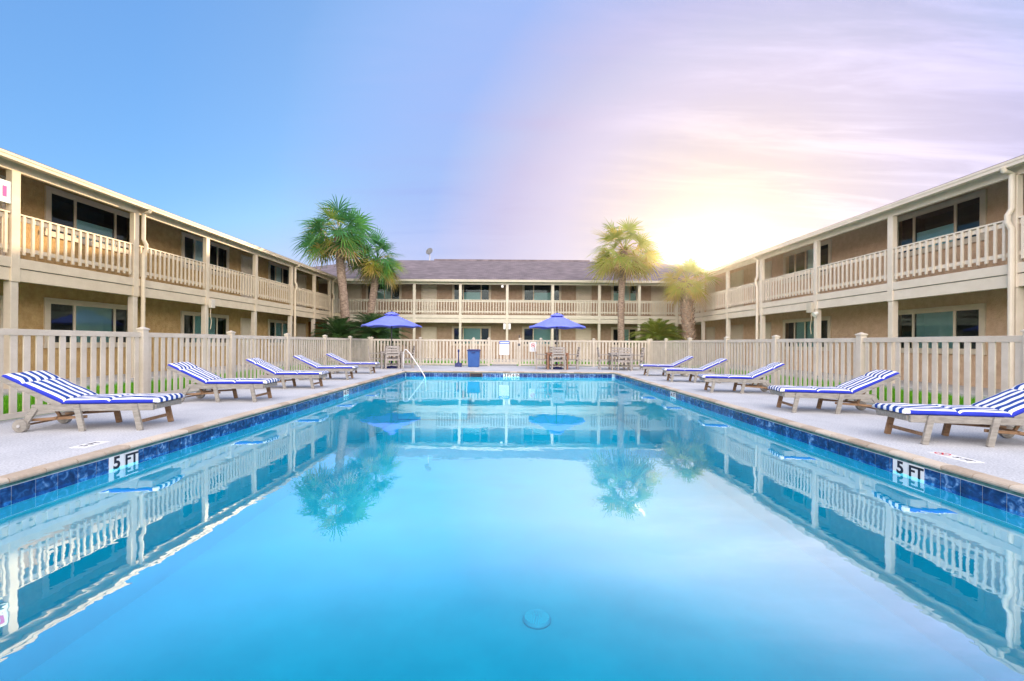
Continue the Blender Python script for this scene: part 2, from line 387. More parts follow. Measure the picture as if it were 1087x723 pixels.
# waterline tiles on a grout bed
tl = MB(); TZ0, TZ1 = -.232, -.078
tl.cur = 1
e = .004
tl.box(-PW-.02, -PW+e, PY0+e, PY1-e, TZ0-.004, TZ1+.005); tl.box(PW-e, PW+.02, PY0+e, PY1-e, TZ0-.004, TZ1+.005)
tl.box(-PW, PW, PY1-e, PY1+.02, TZ0-.004, TZ1+.005); tl.box(-PW, PW, PY0-.02, PY0+e, TZ0-.004, TZ1+.005)
tl.cur = 0; tp = .187
n = int((PY1-PY0)/tp)
for i in range(n):
    y = PY0 + .012 + i*tp
    for s in (-1, 1):
        tl.shade = random.uniform(.25,.6); tl.box(s*(PW-e), s*(PW-e-.004), y+.003, y+tp-.003, TZ0, TZ1)
n = int(2*PW/tp)
for i in range(n):
    x = -PW + .02 + i*tp
    tl.shade = random.uniform(.25,.6); tl.box(x+.003, x+tp-.003, PY1-e, PY1-e-.004, TZ0, TZ1)
tag(tl.build('waterline_tiles', [M['tile'], M['grout']], attr=True), kind='structure')
# entry steps in the far left corner
st = MB()
for i, (zz, ln) in enumerate(((-.42,.5),(-.72,.85),(-1.02,1.2))):
    st.box(-PW+.004, -PW+2.1+i*.25, PY1-ln, PY1-.004, FZ+.01+i*.002, zz)
tag(st.build('pool_steps', M['plaster'], bevel=.02), kind='structure')
w = MB(); nx, ny = 1, 1
w.add([(-PW+.003,PY0+.003,WZ),(PW-.003,PY0+.003,WZ),(PW-.003,PY1-.003,WZ),(-PW+.003,PY1-.003,WZ)], [(0,1,2,3)])
tag(w.build('pool_water', M['water'], recalc=False), kind='structure')
# drain on the pool floor
dx, dy = .30, 4.55
dr = empty('pool_drain', (dx,dy,FZ)); tag(dr, 'round pale grated drain cover on the pool floor near the camera', 'drain')
m = MB(); m.lathe([(.145,FZ+.001),(.145,FZ+.015),(.13,FZ+.035),(.10,FZ+.048),(0,FZ+.052)], dx, dy, 32); m.build('cover', M['draincover'], dr, smooth=True)
m = MB()
for k, rr in enumerate((.035,.065,.09,.115)):
    q = 8 + k*7
    for j in range(q):
        a = 2*PI*j/q; zz = FZ + (.0535, .0525, .0495, .0425)[k]
        m.bar((dx+math.cos(a)*(rr-.012), dy+math.sin(a)*(rr-.012), zz), (dx+math.cos(a)*(rr+.012), dy+math.sin(a)*(rr+.012), zz-.002), .012, .010)
m.build('grate_slots', M['drainslot'], dr)
# skimmer mouth on the far wall
sk = empty('pool_skimmer', (-1.35, PY1, -.15)); tag(sk, 'dark skimmer opening in the far pool wall below the blue bin', 'skimmer')
m = MB(); m.box(-1.58,-1.12,PY1-.014,PY1-.009,-.215,-.085); m.build('opening', M['ink'], sk)
m = MB()
m.box(-1.60,-1.10,PY1-.03,PY1-.009,-.085,-.07); m.box(-1.60,-1.58,PY1-.03,PY1-.009,-.22,-.085); m.box(-1.12,-1.10,PY1-.03,PY1-.009,-.22,-.085)
m.build('weir_frame', M['teak_brown'], sk)

# depth markers on the tile band
def depth_marker(side, y0, words, label, pw=.18):
    """plates along a side wall; words = one string per plate; side -1 left, +1 right, 0 far wall (y0 = x start)"""
    tot = pw*len(words)
    if side: loc = (side*PW, y0+tot/2, -.155)
    else: loc = (y0+tot/2, PY1, -.155)
    r = empty('depth_marker', loc); tag(r, label, 'depth marker', 'tile depth markers on the pool wall')
    for i, wd in enumerate(words):
        m = MB(); f = PW-.0125
        a0, a1 = y0+i*pw+.003, y0+(i+1)*pw-.003
        if side: m.box(side*(PW-.0085), side*f, a0, a1, TZ0+.0, TZ1+.002)
        else: m.box(a0, a1, PY1-.0085, PY1-.0125, TZ0+.0, TZ1+.002)
        p = m.build('plate', M['white'], r)
        c = (a0+a1)/2
        if side == -1: X, Z, pos = (0,1,0), (1,0,0), (-(f-.0005), c, -.152)
        elif side == 1: X, Z, pos = (0,-1,0), (-1,0,0), (f-.0005, 0, -.152)
        else: X, Z, pos = (1,0,0), (0,-1,0), (c, PY1-.013, -.152)
        if side == 1: pos = (f-.0005, c, -.152)
        X = Vector(X); Z = Vector(Z); Y = Vector((0,0,1))
        MM = Matrix(((X.x,Y.x,Z.x,pos[0]),(X.y,Y.y,Z.y,pos[1]),(X.z,Y.z,Z.z,pos[2]),(0,0,0,1)))
        text_mesh('lettering', wd, .175 if len(wd) < 2 else .155, MM, M['ink'], p)
depth_marker(-1, 4.52, ['5','FT'], 'white 5 FT depth marker set in the left pool wall')
depth_marker(1, 4.36, ['FT','5'], 'white 5 FT depth marker set in the right pool wall')
depth_marker(-1, 10.9, ['4','FT'], 'small white 4 FT depth marker far along the left pool wall')
depth_marker(1, 10.9, ['FT','4'], 'small white 4 FT depth marker far along the right pool wall')
depth_marker(0, -.27, ['3','FT','6','IN'], 'long white 3 FT 6 IN depth marker on the far pool wall', .165)

# deck tiles beside the edge
def deck_tile(name, x, y, side, label, ban):
    r = empty(name, (x,y,0)); tag(r, label, 'deck marker')
    m = MB(); ln = .42 if ban else .30
    m.box(x-.085, x+.085, y-ln/2, y+ln/2, -.004, .0045); m.build('plate', M['white'], r)
    # read by someone standing on the deck
    X = Vector((0,1,0)) if side < 0 else Vector((0,-1,0)); Y = Vector((-1,0,0)) if side < 0 else Vector((1,0,0))
    def place(px, py): return Matrix(((X.x,Y.x,0,px),(X.y,Y.y,0,py),(0,0,1,.0048),(0,0,0,1)))
    if ban:
        m = MB(); cy = y+.12
        for k in range(24):
            a, b = 2*PI*k/24, 2*PI*(k+1)/24
            m.add([(x+math.cos(q)*rr, cy+math.sin(q)*rr, .0062) for q in (a,b) for rr in (.052,.066)], [(0,1,3,2)])
        m.bar((x-.04,cy-.04,.006),(x+.04,cy+.04,.006),.013,.001); m.build('ban_ring', M['red'], r)
        m = MB(); m.bar((x-.03,cy+.005,.0052),(x+.03,cy-.012,.0052),.014,.001); m.bar((x,cy+.01,.0052),(x+.025,cy+.03,.0052),.01,.001); m.build('diver_mark', M['ink'], r)
        text_mesh('lettering', '5 FT', .095, place(x, y-.09), M['ink'], r, .0008)
    else:
        text_mesh('lettering', '5 FT', .11, place(x, y), M['ink'], r, .0008)
deck_tile('depth_tile', -4.60, 4.78, -1, 'white 5 FT tile lying flat in the left deck beside the coping', False)
deck_tile('warning_tile', 4.60, 4.50, 1, 'white deck tile with red no diving ring beside the right coping', True)

# hand rail at the steps
hr = empty('pool_handrail', (-4.1,17.5,0)); tag(hr, 'white tubular pool handrail sloping into the far left corner', 'handrail')
m = MB()
m.tube([(-4.32,17.62,.0),(-4.32,17.62,.55),(-4.31,17.61,.74),(-4.25,17.56,.85),(-4.15,17.48,.84),(-4.02,17.38,.73),(-3.55,17.0,.18),(-3.32,16.82,-.12),(-3.25,16.76,-.25),(-3.22,16.74,-.72)], .019, 10)
m.build('rail', M['whitemetal'], hr, smooth=True)
m = MB(); m.lathe([(.06,.001),(.06,.012),(.03,.03)], -4.32, 17.62, 16); m.build('escutcheon', M['metal'], hr)

# ------------------------------------------------------------------ lawns and paths
for s in (-1, 1):
    m = MB(); m.box(s*10.05, s*WD, -8, BY+1.4, -.05, .10)
    tag(m.build('left_walkway' if s < 0 else 'right_walkway', M['concrete'], bevel=.01), kind='structure')
m = MB(); m.box(-10.04, 10.04, BY-.55, BY+1.4, -.05, .10)
tag(m.build('rear_walkway', M['concrete'], bevel=.01), kind='structure')
m = MB(); m.box(-.95, .35, DY1+.01, BY-.56, -.05, -.01); tag(m.build('gate_path', M['concrete']), kind='structure')
gr = MB()
def blades(n, x0, x1, y0, y1):
    for i in range(n):
        x = random.uniform(x0,x1); y = random.uniform(y0,y1)
        if -1.0 < x < .4 and y > DY1: continue
        a = random.uniform(0,2*PI); h = random.uniform(.05,.13); w2 = random.uniform(.006,.012)
        cx, sy = math.cos(a)*w2, math.sin(a)*w2; lx, ly = random.uniform(-.04,.04), random.uniform(-.04,.04)
        gr.shade = random.random()
        gr.add([(x-cx,y-sy,-.03),(x+cx,y+sy,-.03),(x+lx,y+ly,-.03+h)], [(0,1,2)])
for s in (-1, 1):
    x0, x1 = sorted((s*7.18, s*10.03))
    blades(24000, x0, x1, 4.5, 12); blades(12000, x0, x1, 12, 22)
blades(20000, -10, 10, 21.98, 26.8)
tag(gr.build('grass', M['grass'], attr=True, recalc=False), kind='stuff')

# ------------------------------------------------------------------ fences
RT, RB = 1.30, .11
def fence(name, label, axis, c, posts, gaps=(), pitch=.172):
    """axis 'y': runs along y at x=c;  axis 'x': runs along x at y=c"""
    mid = (posts[0]+posts[-1])/2
    root = empty(name, (c, mid, 0) if axis == 'y' else (mid, c, 0)); tag(root, label, 'fence', 'vinyl picket fences round the pool deck')
    def bx(m, a0, a1, t, z0, z1, sh=0):
        if axis == 'y': m.box(c-t+sh, c+t+sh, a0, a1, z0, z1)
        else: m.box(a0, a1, c-t+sh, c+t+sh, z0, z1)
    for i in range(len(posts)-1):
        a0, a1 = posts[i], posts[i+1]
        if i in gaps: continue
        m = MB()
        bx(m, a0+.06, a1-.06, .024, RT-.09, RT); bx(m, a0+.06, a1-.06, .024, RB-.08, RB)
        L_ = a1-a0-.12; n = max(2, round(L_/pitch)); pp = L_/n
        for k in range(n):
            a = a0+.06+pp*(k+.5) + random.uniform(-.002,.002); bx(m, a-.045, a+.045, .011, RB-.01, RT-.08, random.uniform(-.002,.002))
        m.build('picket_panel', M['vinyl'], root, bevel=.004)
    for a in posts:
        m = MB(); bx(m, a-.062, a+.062, .062, -.05, RT+.05); p = m.build('post', M['vinyl'], root, bevel=.006)
        m = MB(); bx(m, a-.075, a+.075, .075, RT+.048, RT+.075)
        if axis == 'y': q = (c, a)
        else: q = (a, c)
        m.add([(q[0]-.07,q[1]-.07,RT+.075),(q[0]+.07,q[1]-.07,RT+.075),(q[0]+.07,q[1]+.07,RT+.075),(q[0]-.07,q[1]+.07,RT+.075),(q[0],q[1],RT+.115)],
              [(0,1,4),(1,2,4),(2,3,4),(3,0,4)])
        m.build('post_cap', M['vinyl'], p, bevel=.003)
    return root
lp = [-4.9,-2.28,.37,3.02,5.67,8.32,10.95,13.7,16.5,19.1,FB]
rp = [-5.2,-2.5,.25,3.05,5.85,8.70,11.5,14.1,17.0,19.6,FB]
fence('picket_fence', 'beige picket fence along the left side of the pool deck', 'y', -FX, lp)
fence('picket_fence', 'beige picket fence along the right side of the pool deck', 'y', FX, rp)
bp_ = [-FX+.125,-4.47,-1.82,-1.06,.49,1.53,4.16,FX-.125]
fence('picket_fence', 'beige picket fence behind the tables at the far end', 'x', FB, bp_, gaps=(3,), pitch=.165)
gt = empty('fence_gate', (-.28,FB,0)); tag(gt, 'wide picket gate with a blue headed notice in the far fence', 'gate')
m = MB()
m.box(-.985,-.885,FB-.022,FB+.022,.08,RT-.01); m.box(.315,.415,FB-.022,FB+.022,.08,RT-.01)
m.box(-.886,.316,FB-.02,FB+.02,RT-.1,RT-.02); m.box(-.886,.316,FB-.02,FB+.02,.09,.19); m.build('gate_frame', M['vinyl'], gt, bevel=.004)
m = MB()
for k in range(7):
    x = -.8+k*.172; m.box(x-.045,x+.045,FB-.012,FB+.012,.185,RT-.095)
m.build('gate_pickets', M['vinyl'], gt, bevel=.003)
m = MB(); m.box(.40,.50,FB-.045,FB-.0625,1.0,1.12); m.box(.43,.47,FB-.05,FB-.03,1.1,1.55); m.build('latch', M['polemetal'], gt)
# notice on the gate
ns = empty('notice_board', (-.28,FB-.03,1.0)); tag(ns, 'white notice with a blue heading hung on the far gate', 'sign')
m = MB(); m.box(-.53,-.04,FB-.034,FB-.026,.55,1.24); m.build('board', M['white'], ns)
m = MB(); m.box(-.53,-.04,FB-.038,FB-.0345,1.09,1.24); m.build('heading_band', M['bluesign'], ns)
m = MB(); x = -.49
while x < -.09:
    wd = random.uniform(.03,.06); m.box(x, min(x+wd,-.07), FB-.041, FB-.0385, 1.135, 1.19); x += wd+.015
m.build('heading_marks', M['white'], ns)
m = MB()
for k in range(9):
    z = 1.04-k*.048; x = -.50
    while x < -.1:
        wd = random.uniform(.03,.11); m.box(x, min(x+wd,-.07), FB-.0365, FB-.0345, z-.009, z+.009); x += wd+.02
m.build('text_lines', M['greyink'], ns)
# no-diving plate on the fence right of the gate
sg = empty('warning_sign', (1.14,FB-.03,.95)); tag(sg, 'small white sign with a red ring symbol on the far fence', 'sign')
m = MB(); m.box(.97,1.31,FB-.034,FB-.026,.72,1.18); m.build('board', M['white'], sg)
m = MB()
for k in range(24):
    a, b = 2*PI*k/24, 2*PI*(k+1)/24
    m.add([(1.14+math.cos(q)*rr, FB-.0375, 1.04+math.sin(q)*rr) for q in (a,b) for rr in (.08,.105)], [(0,1,3,2)])
m.bar((1.075,FB-.0365,1.105),(1.205,FB-.0365,.975),.002,.022); m.build('ban_ring', M['red'], sg)
m = MB(); m.bar((1.09,FB-.0355,1.02),(1.18,FB-.0355,1.06),.002,.03); m.bar((1.15,FB-.0355,1.07),(1.19,FB-.0355,1.0),.002,.02); m.build('symbol', M['ink'], sg)
m = MB()
for k in range(3):
    z = .87-k*.05; m.box(1.02+k*.02,1.26-k*.015,FB-.0365,FB-.0345,z-.011,z+.011)
m.build('text_lines', M['greyink'], sg)

# ------------------------------------------------------------------ motel wings
ZF, ZR = 2.88, 3.85          # balcony floor, rail top
class Wing:
    def __init__(s, side, root, stucco):
        s.side = side; s.root = root; s.stucco = stucco
        s.trim = {'L': M['trim'], 'R': M['trim_rosy'], 'B': M['trim_grey']}[side]; s.trim2 = M['trim_dark'] if side == 'L' else s.trim
    def bx(s, m, u0, u1, v0, v1, z0, z1):
        if s.side == 'L': m.box(-v0, -v1, u0, u1, z0, z1)
        elif s.side == 'R': m.box(v0, v1, u0, u1, z0, z1)
        else: m.box(u0, u1, BY-BD+v0, BY-BD+v1, z0, z1)
    def pt(s, u, v, z):
        if s.side == 'L': return (-v, u, z)
        if s.side == 'R': return (v, u, z)
        return (u, BY-BD+v, z)
    def window(s, u0, u1, z0, z1, kinds, label=None):
        """kinds: list of (width share, 'dark'/'blind'/'curtain')"""
        v = WD; tw = .115
        m = MB()
        s.bx(m, u0, u1, v-.045, v+.02, z1-tw, z1); s.bx(m, u0-.03, u1+.03, v-.06, v+.02, z0, z0+tw)
        s.bx(m, u0, u0+tw, v-.043, v+.02, z0+tw, z1-tw); s.bx(m, u1-tw, u1, v-.043, v+.02, z0+tw, z1-tw)
        a = u0+tw; tot = u1-u0-2*tw
        cuts = []
        for sh, k in kinds:
            cuts.append((a, a+tot*sh, k)); a += tot*sh
        w = m.build('window', M['winframe'], s.root, bevel=.006)
        m = MB(); fw = .035
        for (a0, a1, k) in cuts:
            s.bx(m, a0, a0+fw, v-.03, v-.002, z0+tw, z1-tw); s.bx(m, a1-fw, a1, v-.03, v-.002, z0+tw, z1-tw)
            s.bx(m, a0+fw, a1-fw, v-.029, v-.003, z0+tw, z0+tw+fw); s.bx(m, a0+fw, a1-fw, v-.029, v-.003, z1-tw-fw, z1-tw)
        m.build('sash', M['winframe'], w)
        for (a0, a1, k) in cuts:
            m = MB(); p = [s.pt(a0+fw,v-.016,z0+tw+fw), s.pt(a1-fw,v-.016,z0+tw+fw), s.pt(a1-fw,v-.016,z1-tw-fw), s.pt(a0+fw,v-.016,z1-tw-fw)]
            if s.side == 'R': p.reverse()
            m.add(p, [(0,1,2,3)]); m.build('pane', M['glass'], w, recalc=False)
            if k == 'blind' or k == 'halfblind':
                m = MB(); z = z0+tw+.03 if k == 'blind' else z0+tw+.03
                top = z1-tw-.03 if k == 'blind' else z0+tw+(z1-z0)*.42
                while z < top:
                    m.bar(s.pt(a0+.02,v+.05,z), s.pt(a1-.02,v+.05,z), .03, .004, up=Vector(s.pt(0,0,1))-Vector(s.pt(0,-.7,0))); z += .028
                m.build('blind', M['blind'], w)
            elif k == 'curtain':
                m = MB(); n = 14; o = []
                for i in range(n+1):
                    a = a0+.02+(a1-a0-.04)*i/n; dv = .05+.02*(i % 2)
                    o.append((s.pt(a,v+dv,z0+tw), s.pt(a,v+dv,z1-tw)))
                for i in range(n): m.add([o[i][0],o[i+1][0],o[i+1][1],o[i][1]], [(0,1,2,3)])
                m.build('curtain', M['curtain'], w)
        # dim room box behind
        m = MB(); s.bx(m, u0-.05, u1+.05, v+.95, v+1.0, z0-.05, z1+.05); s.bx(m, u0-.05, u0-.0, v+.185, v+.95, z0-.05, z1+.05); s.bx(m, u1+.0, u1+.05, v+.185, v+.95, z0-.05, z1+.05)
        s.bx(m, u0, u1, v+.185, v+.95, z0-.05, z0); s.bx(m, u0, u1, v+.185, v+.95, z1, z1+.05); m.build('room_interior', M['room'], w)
    def door(s, u0, u1, z0, z1):
        v = WD; m = MB(); tw = .08
        s.bx(m, u0, u0+tw, v-.04, v+.02, z0, z1); s.bx(m, u1-tw, u1, v-.04, v+.02, z0, z1); s.bx(m, u0+tw, u1-tw, v-.04, v+.02, z1-tw, z1)
        m2 = MB(); s.bx(m2, u0+tw, u1-tw, v-.012, v+.03, z0, z1-tw)
        dw = (u1-u0-2*tw)
        for a, b in ((.1,.46),(.54,.9)):
            for c, e in ((.08,.38),(.45,.70),(.76,.94)):
                s.bx(m2, u0+tw+dw*a, u0+tw+dw*b, v-.022, v-.0122, z0+(z1-tw-z0)*c, z0+(z1-tw-z0)*e)
        dd = m2.build('door', M['door'], s.root, bevel=.004)
        m.build('door_frame', M['winframe'], dd, bevel=.004)
        m = MB(); m.tube([s.pt(u1-tw-.07,v-.012,z0+1.0), s.pt(u1-tw-.07,v-.07,z0+1.0)], .022, 8)
        m.build('handle', M['metal'], dd)
    def wall(s, u0, u1, holes, z0, z1, ulo=None):
        """facade sheet with thickness, with rectangular holes [(u0,u1,z0,z1)]"""
        m = MB(); us = sorted(set([u0,u1]+[h[0] for h in holes]+[h[1] for h in holes]))
        for a, b in zip(us[:-1], us[1:]):
            hz = sorted([(h[2],h[3]) for h in holes if h[0] <= a+1e-6 and h[1] >= b-1e-6])
            z = z0
            for (p, q) in hz: s.bx(m, a, b, WD, WD+.18, z, p); z = q
            s.bx(m, a, b, WD, WD+.18, z, z1)
        bmx = m
        return m
    def railing(s, u0, u1):
        v = BD; m = MB()
        s.bx(m, u0, u1, v-.05, v+.06, ZR-.035, ZR); s.bx(m, u0, u1, v-.012, v+.026, ZR-.15, ZR-.05)
        s.bx(m, u0, u1, v-.012, v+.026, ZF+.17, ZF+.26)
        n = max(2, round((u1-u0)/.172)); pp = (u1-u0)/n
        for k in range(n):
            u = u0+pp*(k+.5)+random.uniform(-.004,.004); s.bx(m, u-.026, u+.026, v-.052+random.uniform(-.002,.002), v-.0125, ZF+.09+random.uniform(-.01,.01), ZR-.036)
        m.build('railing', s.trim, s.root, bevel=.004)
    def post(s, u, z1, w=.085, lower=True):
        m = MB(); s.bx(m, u-w, u+w, BD-.062, BD+.07, ZF-.5, z1); m.build('post', s.trim, s.root, bevel=.008)
        m = MB(); s.bx(m, u-w+.012, u+w-.012, BD-.04, BD+.12, .0, ZF-.501); m.build('post', s.trim2, s.root, bevel=.008)
    def spout(s, u, z1, jog=True):
        v = BD-.11
        pts = [(u,v-.20,z1),(u,v-.16,z1-.08),(u,v,z1-.14),(u,v,ZR+.18),(u+.03,v-.05,ZR+.05),(u+.03,v-.05,ZR-.1),(u,v,ZR-.25),(u,v,.12)]
        m = MB(); m.tube([s.pt(*p) for p in pts], .052, 10); m.build('downspout', s.trim, s.root, smooth=False)

def wing(side, root, posts, stucco, wins, doors, u0, u1, wall_hi_end, spouts, upper_only_end=None, eave_z=5.0):
    W = Wing(side, root, stucco)
    zh, zu = 2.24, ZF+2.24
    holes_lo = [(a+.05,b-.05,.93+.05,zh-.05) for a, b, k in wins] + [(a+.04,b-.04,.1,2.18) for a, b in doors]
    holes_hi = [(a+.05,b-.05,ZF+.95+.05,zu-.05) for a, b, k in wins] + [(a+.04,b-.04,ZF,ZF+2.12) for a, b in doors]
    lo_end = upper_only_end if upper_only_end else u1
    m = W.wall(u0, lo_end, [h for h in holes_lo if h[1] < lo_end], -.02, 2.66)
    m2 = W.wall(u0, u1, holes_hi, 2.66, 5.42); m.v, m.f, m.m, m.c  # merge
    o = len(m.v); m.v += m2.v; m.f += [[i+o for i in f] for f in m2.f]; m.m += m2.m; m.c += m2.c
    m.build('wall', stucco, root)
    # balcony slab, fascias, ceilings
    m = MB(); W.bx(m, u0, u1, BD-.03, WD-.002, ZF-.20, ZF-.001); m.build('balcony_floor', M['concrete'], root)
    m = MB(); W.bx(m, u0, u1, BD-.055, BD-.031, ZF-.20, ZF+.01); W.bx(m, u0, u1, BD-.055, BD-.031, ZF-.0, ZF+.011)
    W.bx(m, u0, u1, BD-.03, BD+.08, ZF-.48, ZF-.215); m.build('floor_beam', W.trim, root, bevel=.006)
    m = MB(); W.bx(m, u0, u1, BD+.081, WD-.003, 2.64, 2.66); m.build('porch_ceiling', M['soffit'], root)
    m = MB(); W.bx(m, u0, u1, BD-.03, BD+.06, eave_z-.27, eave_z-.03); m.build('eave_beam', W.trim, root, bevel=.006)
    # gutter
    m = MB(); gz = eave_z-.015
    W.bx(m, u0, u1, BD-.30, BD-.17, gz-.12, gz); W.bx(m, u0, u1, BD-.315, BD-.30, gz-.045, gz+.012); W.bx(m, u0, u1, BD-.17, BD-.02, gz-.05, gz-.02)
    m.build('gutter', W.trim, root, bevel=.012)
    for p in posts: W.post(p, eave_z-.27)
    for a, b in zip(posts[:-1], posts[1:]): W.railing(a+.088, b-.088)
    for a, b, k in wins:
        lo, hi = k
        W.window(a, b, .93, zh, lo); W.window(a, b, ZF+.95, zu, hi)
    for a, b in doors:
        if b < lo_end+.01: W.door(a, b, .101, 2.18)
        W.door(a, b, ZF+.001, ZF+2.12)
    for sp in spouts: W.spout(sp, eave_z-.1)
    return W

T3 = [(.27,'dark'),(.50,'blind'),(.23,'dark')]
T3u = [(.27,'dark'),(.50,'halfblind'),(.23,'dark')]
T4 = [(.22,'dark'),(.28,'blind'),(.25,'blind'),(.25,'dark')]
T4u = [(.22,'dark'),(.28,'curtain'),(.25,'dark'),(.25,'dark')]
# left wing
lw = empty('motel_wing', (-WD,12,0)); tag(lw, 'two storey tan motel wing with balconies on the left side of the pool', 'building', 'motel wings round the courtyard')
lposts = [-5.5,-2.5,.42,3.37,6.32,9.27,12.26,15.16,18.07,21.03,23.5,25.5]
WL = wing('L', lw, lposts, M['stucco'],
     [(-1.0,1.65,(T3,T3u)),(3.9,6.5,(T3,T3u)),(11.19,13.85,(T3,T3u)),(15.83,18.5,(T4,T4u)),(21.55,24.2,(T4,T4u))],
     [(2.3,3.25),(7.2,8.15),(9.35,10.3),(19.35,20.4),(24.45,25.5)], -6, 27.2, 5.4, [12.43,21.2,25.68], upper_only_end=25.9)
# right wing
rw = empty('motel_wing', (WD,12,0)); tag(rw, 'two storey tan motel wing with balconies on the right side below the sun', 'building', 'motel wings round the courtyard')
rposts = [-5.5,-2.6,.35,3.28,6.2,9.15,12.1,15.07,18.35,21.25,24.0,25.6]
WR = wing('R', rw, rposts, M['stucco_right'],
     [(-1.0,1.65,(T3,T3u)),(3.9,6.5,(T3,T3u)),(10.97,13.6,(T3,T3u)),(16.27,19.1,(T4,T4u))],
     [(2.3,3.25),(7.2,8.15),(20.0,21.0),(22.4,23.7),(25.5,26.6)], -6, 27.2, 5.4, [9.12,18.5])
# rear block
rb = empty('motel_block', (0,BY+1.4,0)); tag(rb, 'two storey motel block with purple grey shingle roof at the far end', 'building', 'motel wings round the courtyard')
bposts = [-10.94,-8.51,-6.05,-3.15,-.2,2.66,5.6,8.11,10.47]
WB = wing('B', rb, bposts, M['stucco_back'],
     [(-9.55,-7.2,([(.3,'dark'),(.4,'blind'),(.3,'dark')],[(.28,'dark'),(.24,'halfblind'),(.22,'curtain'),(.26,'dark')])),
      (-3.86,-1.28,(T3,T3u)),(.78,3.36,(T3,T3u)),(6.67,8.44,([(.3,'dark'),(.4,'blind'),(.3,'dark')],[(.28,'halfblind'),(.44,'curtain'),(.28,'halfblind')]))],
     [(-10.9,-9.85),(-5.9,-4.86),(4.33,5.36),(9.3,10.35)], -16, 16, 5.4, [-11.05], eave_z=5.08)
# railing bay between the wings at the corners
WB.railing(-12.4,-11.03); WB.railing(10.56,12.4)

# roofs
SL = .33; TH = .10
def slab(mb, pts, th=TH):
    k = len(pts); o = len(mb.v)
    mb.v += [tuple(p) for p in pts] + [(p[0],p[1],p[2]-th) for p in pts]
    mb.face([o+i for i in range(k)]); mb.face([o+k+i for i in range(k)][::-1])
    for i in range(k):
        j = (i+1) % k; mb.face([o+i, o+j, o+k+j, o+k+i])
for s, root in ((-1, lw), (1, rw)):
    m = MB(); e = BD-.28; rx = e+8.1
    slab(m, [(s*e,-6.4,5.02),(s*e,27.0,5.02),(s*rx,36,5.02+8.1*SL),(s*rx,-6.4,5.02+8.1*SL)])
    slab(m, [(s*rx,-6.4,5.02+8.1*SL),(s*rx,36,5.02+8.1*SL),(s*(rx+8.1),36,5.02),(s*(rx+8.1),-6.4,5.02)])
    m.build('roof', M['roof'], root)
m = MB(); e = BY-.26; rz = 5.10; rg = rz+8.2*SL
slab(m, [(-18.2,e,rz),(18.2,e,rz),(11.2,e+8.2,rg),(-11.2,e+8.2,rg)])
slab(m, [(-11.2,e+8.2,rg),(11.2,e+8.2,rg),(18.2,e+16.4,rz),(-18.2,e+16.4,rz)])
slab(m, [(-18.2,e,rz),(-11.2,e+8.2,rg),(-18.2,e+16.4,rz)]); slab(m, [(18.2,e,rz),(18.2,e+16.4,rz),(11.2,e+8.2,rg)])
rf = m.build('roof', M['roof'], rb)
m = MB(); m.box(-6.2, 6.4, e+8.08, e+8.32, rg-.06, rg+.09); m.build('ridge_vent', M['roof'], rf, bevel=.02)
# end walls and backs so that the wings are solid
for s, root, st_ in ((-1, lw, 'stucco'), (1, rw, 'stucco_right')):
    m = MB(); m.box(s*(WD+.18), s*(BD+15), -6, -5.8, -.02, 5.0); m.box(s*(BD+15), s*(BD+15.2), -6, 36, -.02, 5.0); m.build('outer_wall', M[st_], root)
m = MB(); m.box(-16, 16, BY+14.5, BY+14.7, -.02, 5.0); m.build('outer_wall', M['stucco_back'], rb)
# brown boards seen through the ground passage of the left corner, and its twin
m = MB(); m.box(-15.5,-12.2,BY+.9,BY+1.0,-.02,2.63); m.build('passage_boarding', M['lemonwood'], lw)

# little fixtures of the wings
def lamp(W, u, z=2.635):
    p = W.pt(u, BD+.75, 0); m = MB(); m.lathe([(0,z-.11),(.07,z-.10),(.12,z-.06),(.14,z)], p[0], p[1], 20); m.build('ceiling_lamp', M['lampglass'], W.root, smooth=True)
for u in (10.8, 18.6): lamp(WL, u)
for u in (10.2,): lamp(WR, u)
def box_on_post(W, u, z0, z1, w, dv=.11):
    m = MB(); W.bx(m, u-w/2, u+w/2, BD-.064-dv, BD-.064, z0, z1); b = m.build('junction_box', M['vinyl'], W.root, bevel=.01)
    m = MB(); m.tube([W.pt(u,BD-.08,z0), W.pt(u-.03,BD-.09,z0-.25), W.pt(u+.04,BD-.08,z0-.5), W.pt(u,BD-.07,z0-.75)], .012, 6); m.build('cable', M['trim'], b)
box_on_post(WL, 15.28, 2.30, 2.60, .20); box_on_post(WR, 15.22, 2.28, 2.62, .24)
def flood(W, u):
    m = MB(); m.tube([W.pt(u,BD-.07,2.25), W.pt(u,BD-.2,2.18)], [.05,.09], 12); b = m.build('flood_lamp', M['lampglass'], W.root)
flood(WR, 14.92); 
for u in (-.36, -.04): 
    m = MB(); WB.bx(m, u-.07, u+.07, BD-.14, BD-.063, 2.0, 2.36); m.build('wall_lantern', M['white'], rb, bevel=.01)
m = MB(); WB.bx(m, -.58, -.44, BD-.1, BD-.03, 4.62, 4.78); m.build('eave_light', M['white'], rb, bevel=.01)
# room plate by the first upper door of the left wing
m = MB(); WL.bx(m, 8.90, 9.18, BD-.05, BD-.02, ZR+.16, ZR+.62); pl = m.build('room_plate', M['curtain'], lw)
m = MB(); WL.bx(m, 9.03, 9.10, BD-.055, BD-.0505, ZR+.28, ZR+.50); m.build('plate_mark', M['magenta'], pl)

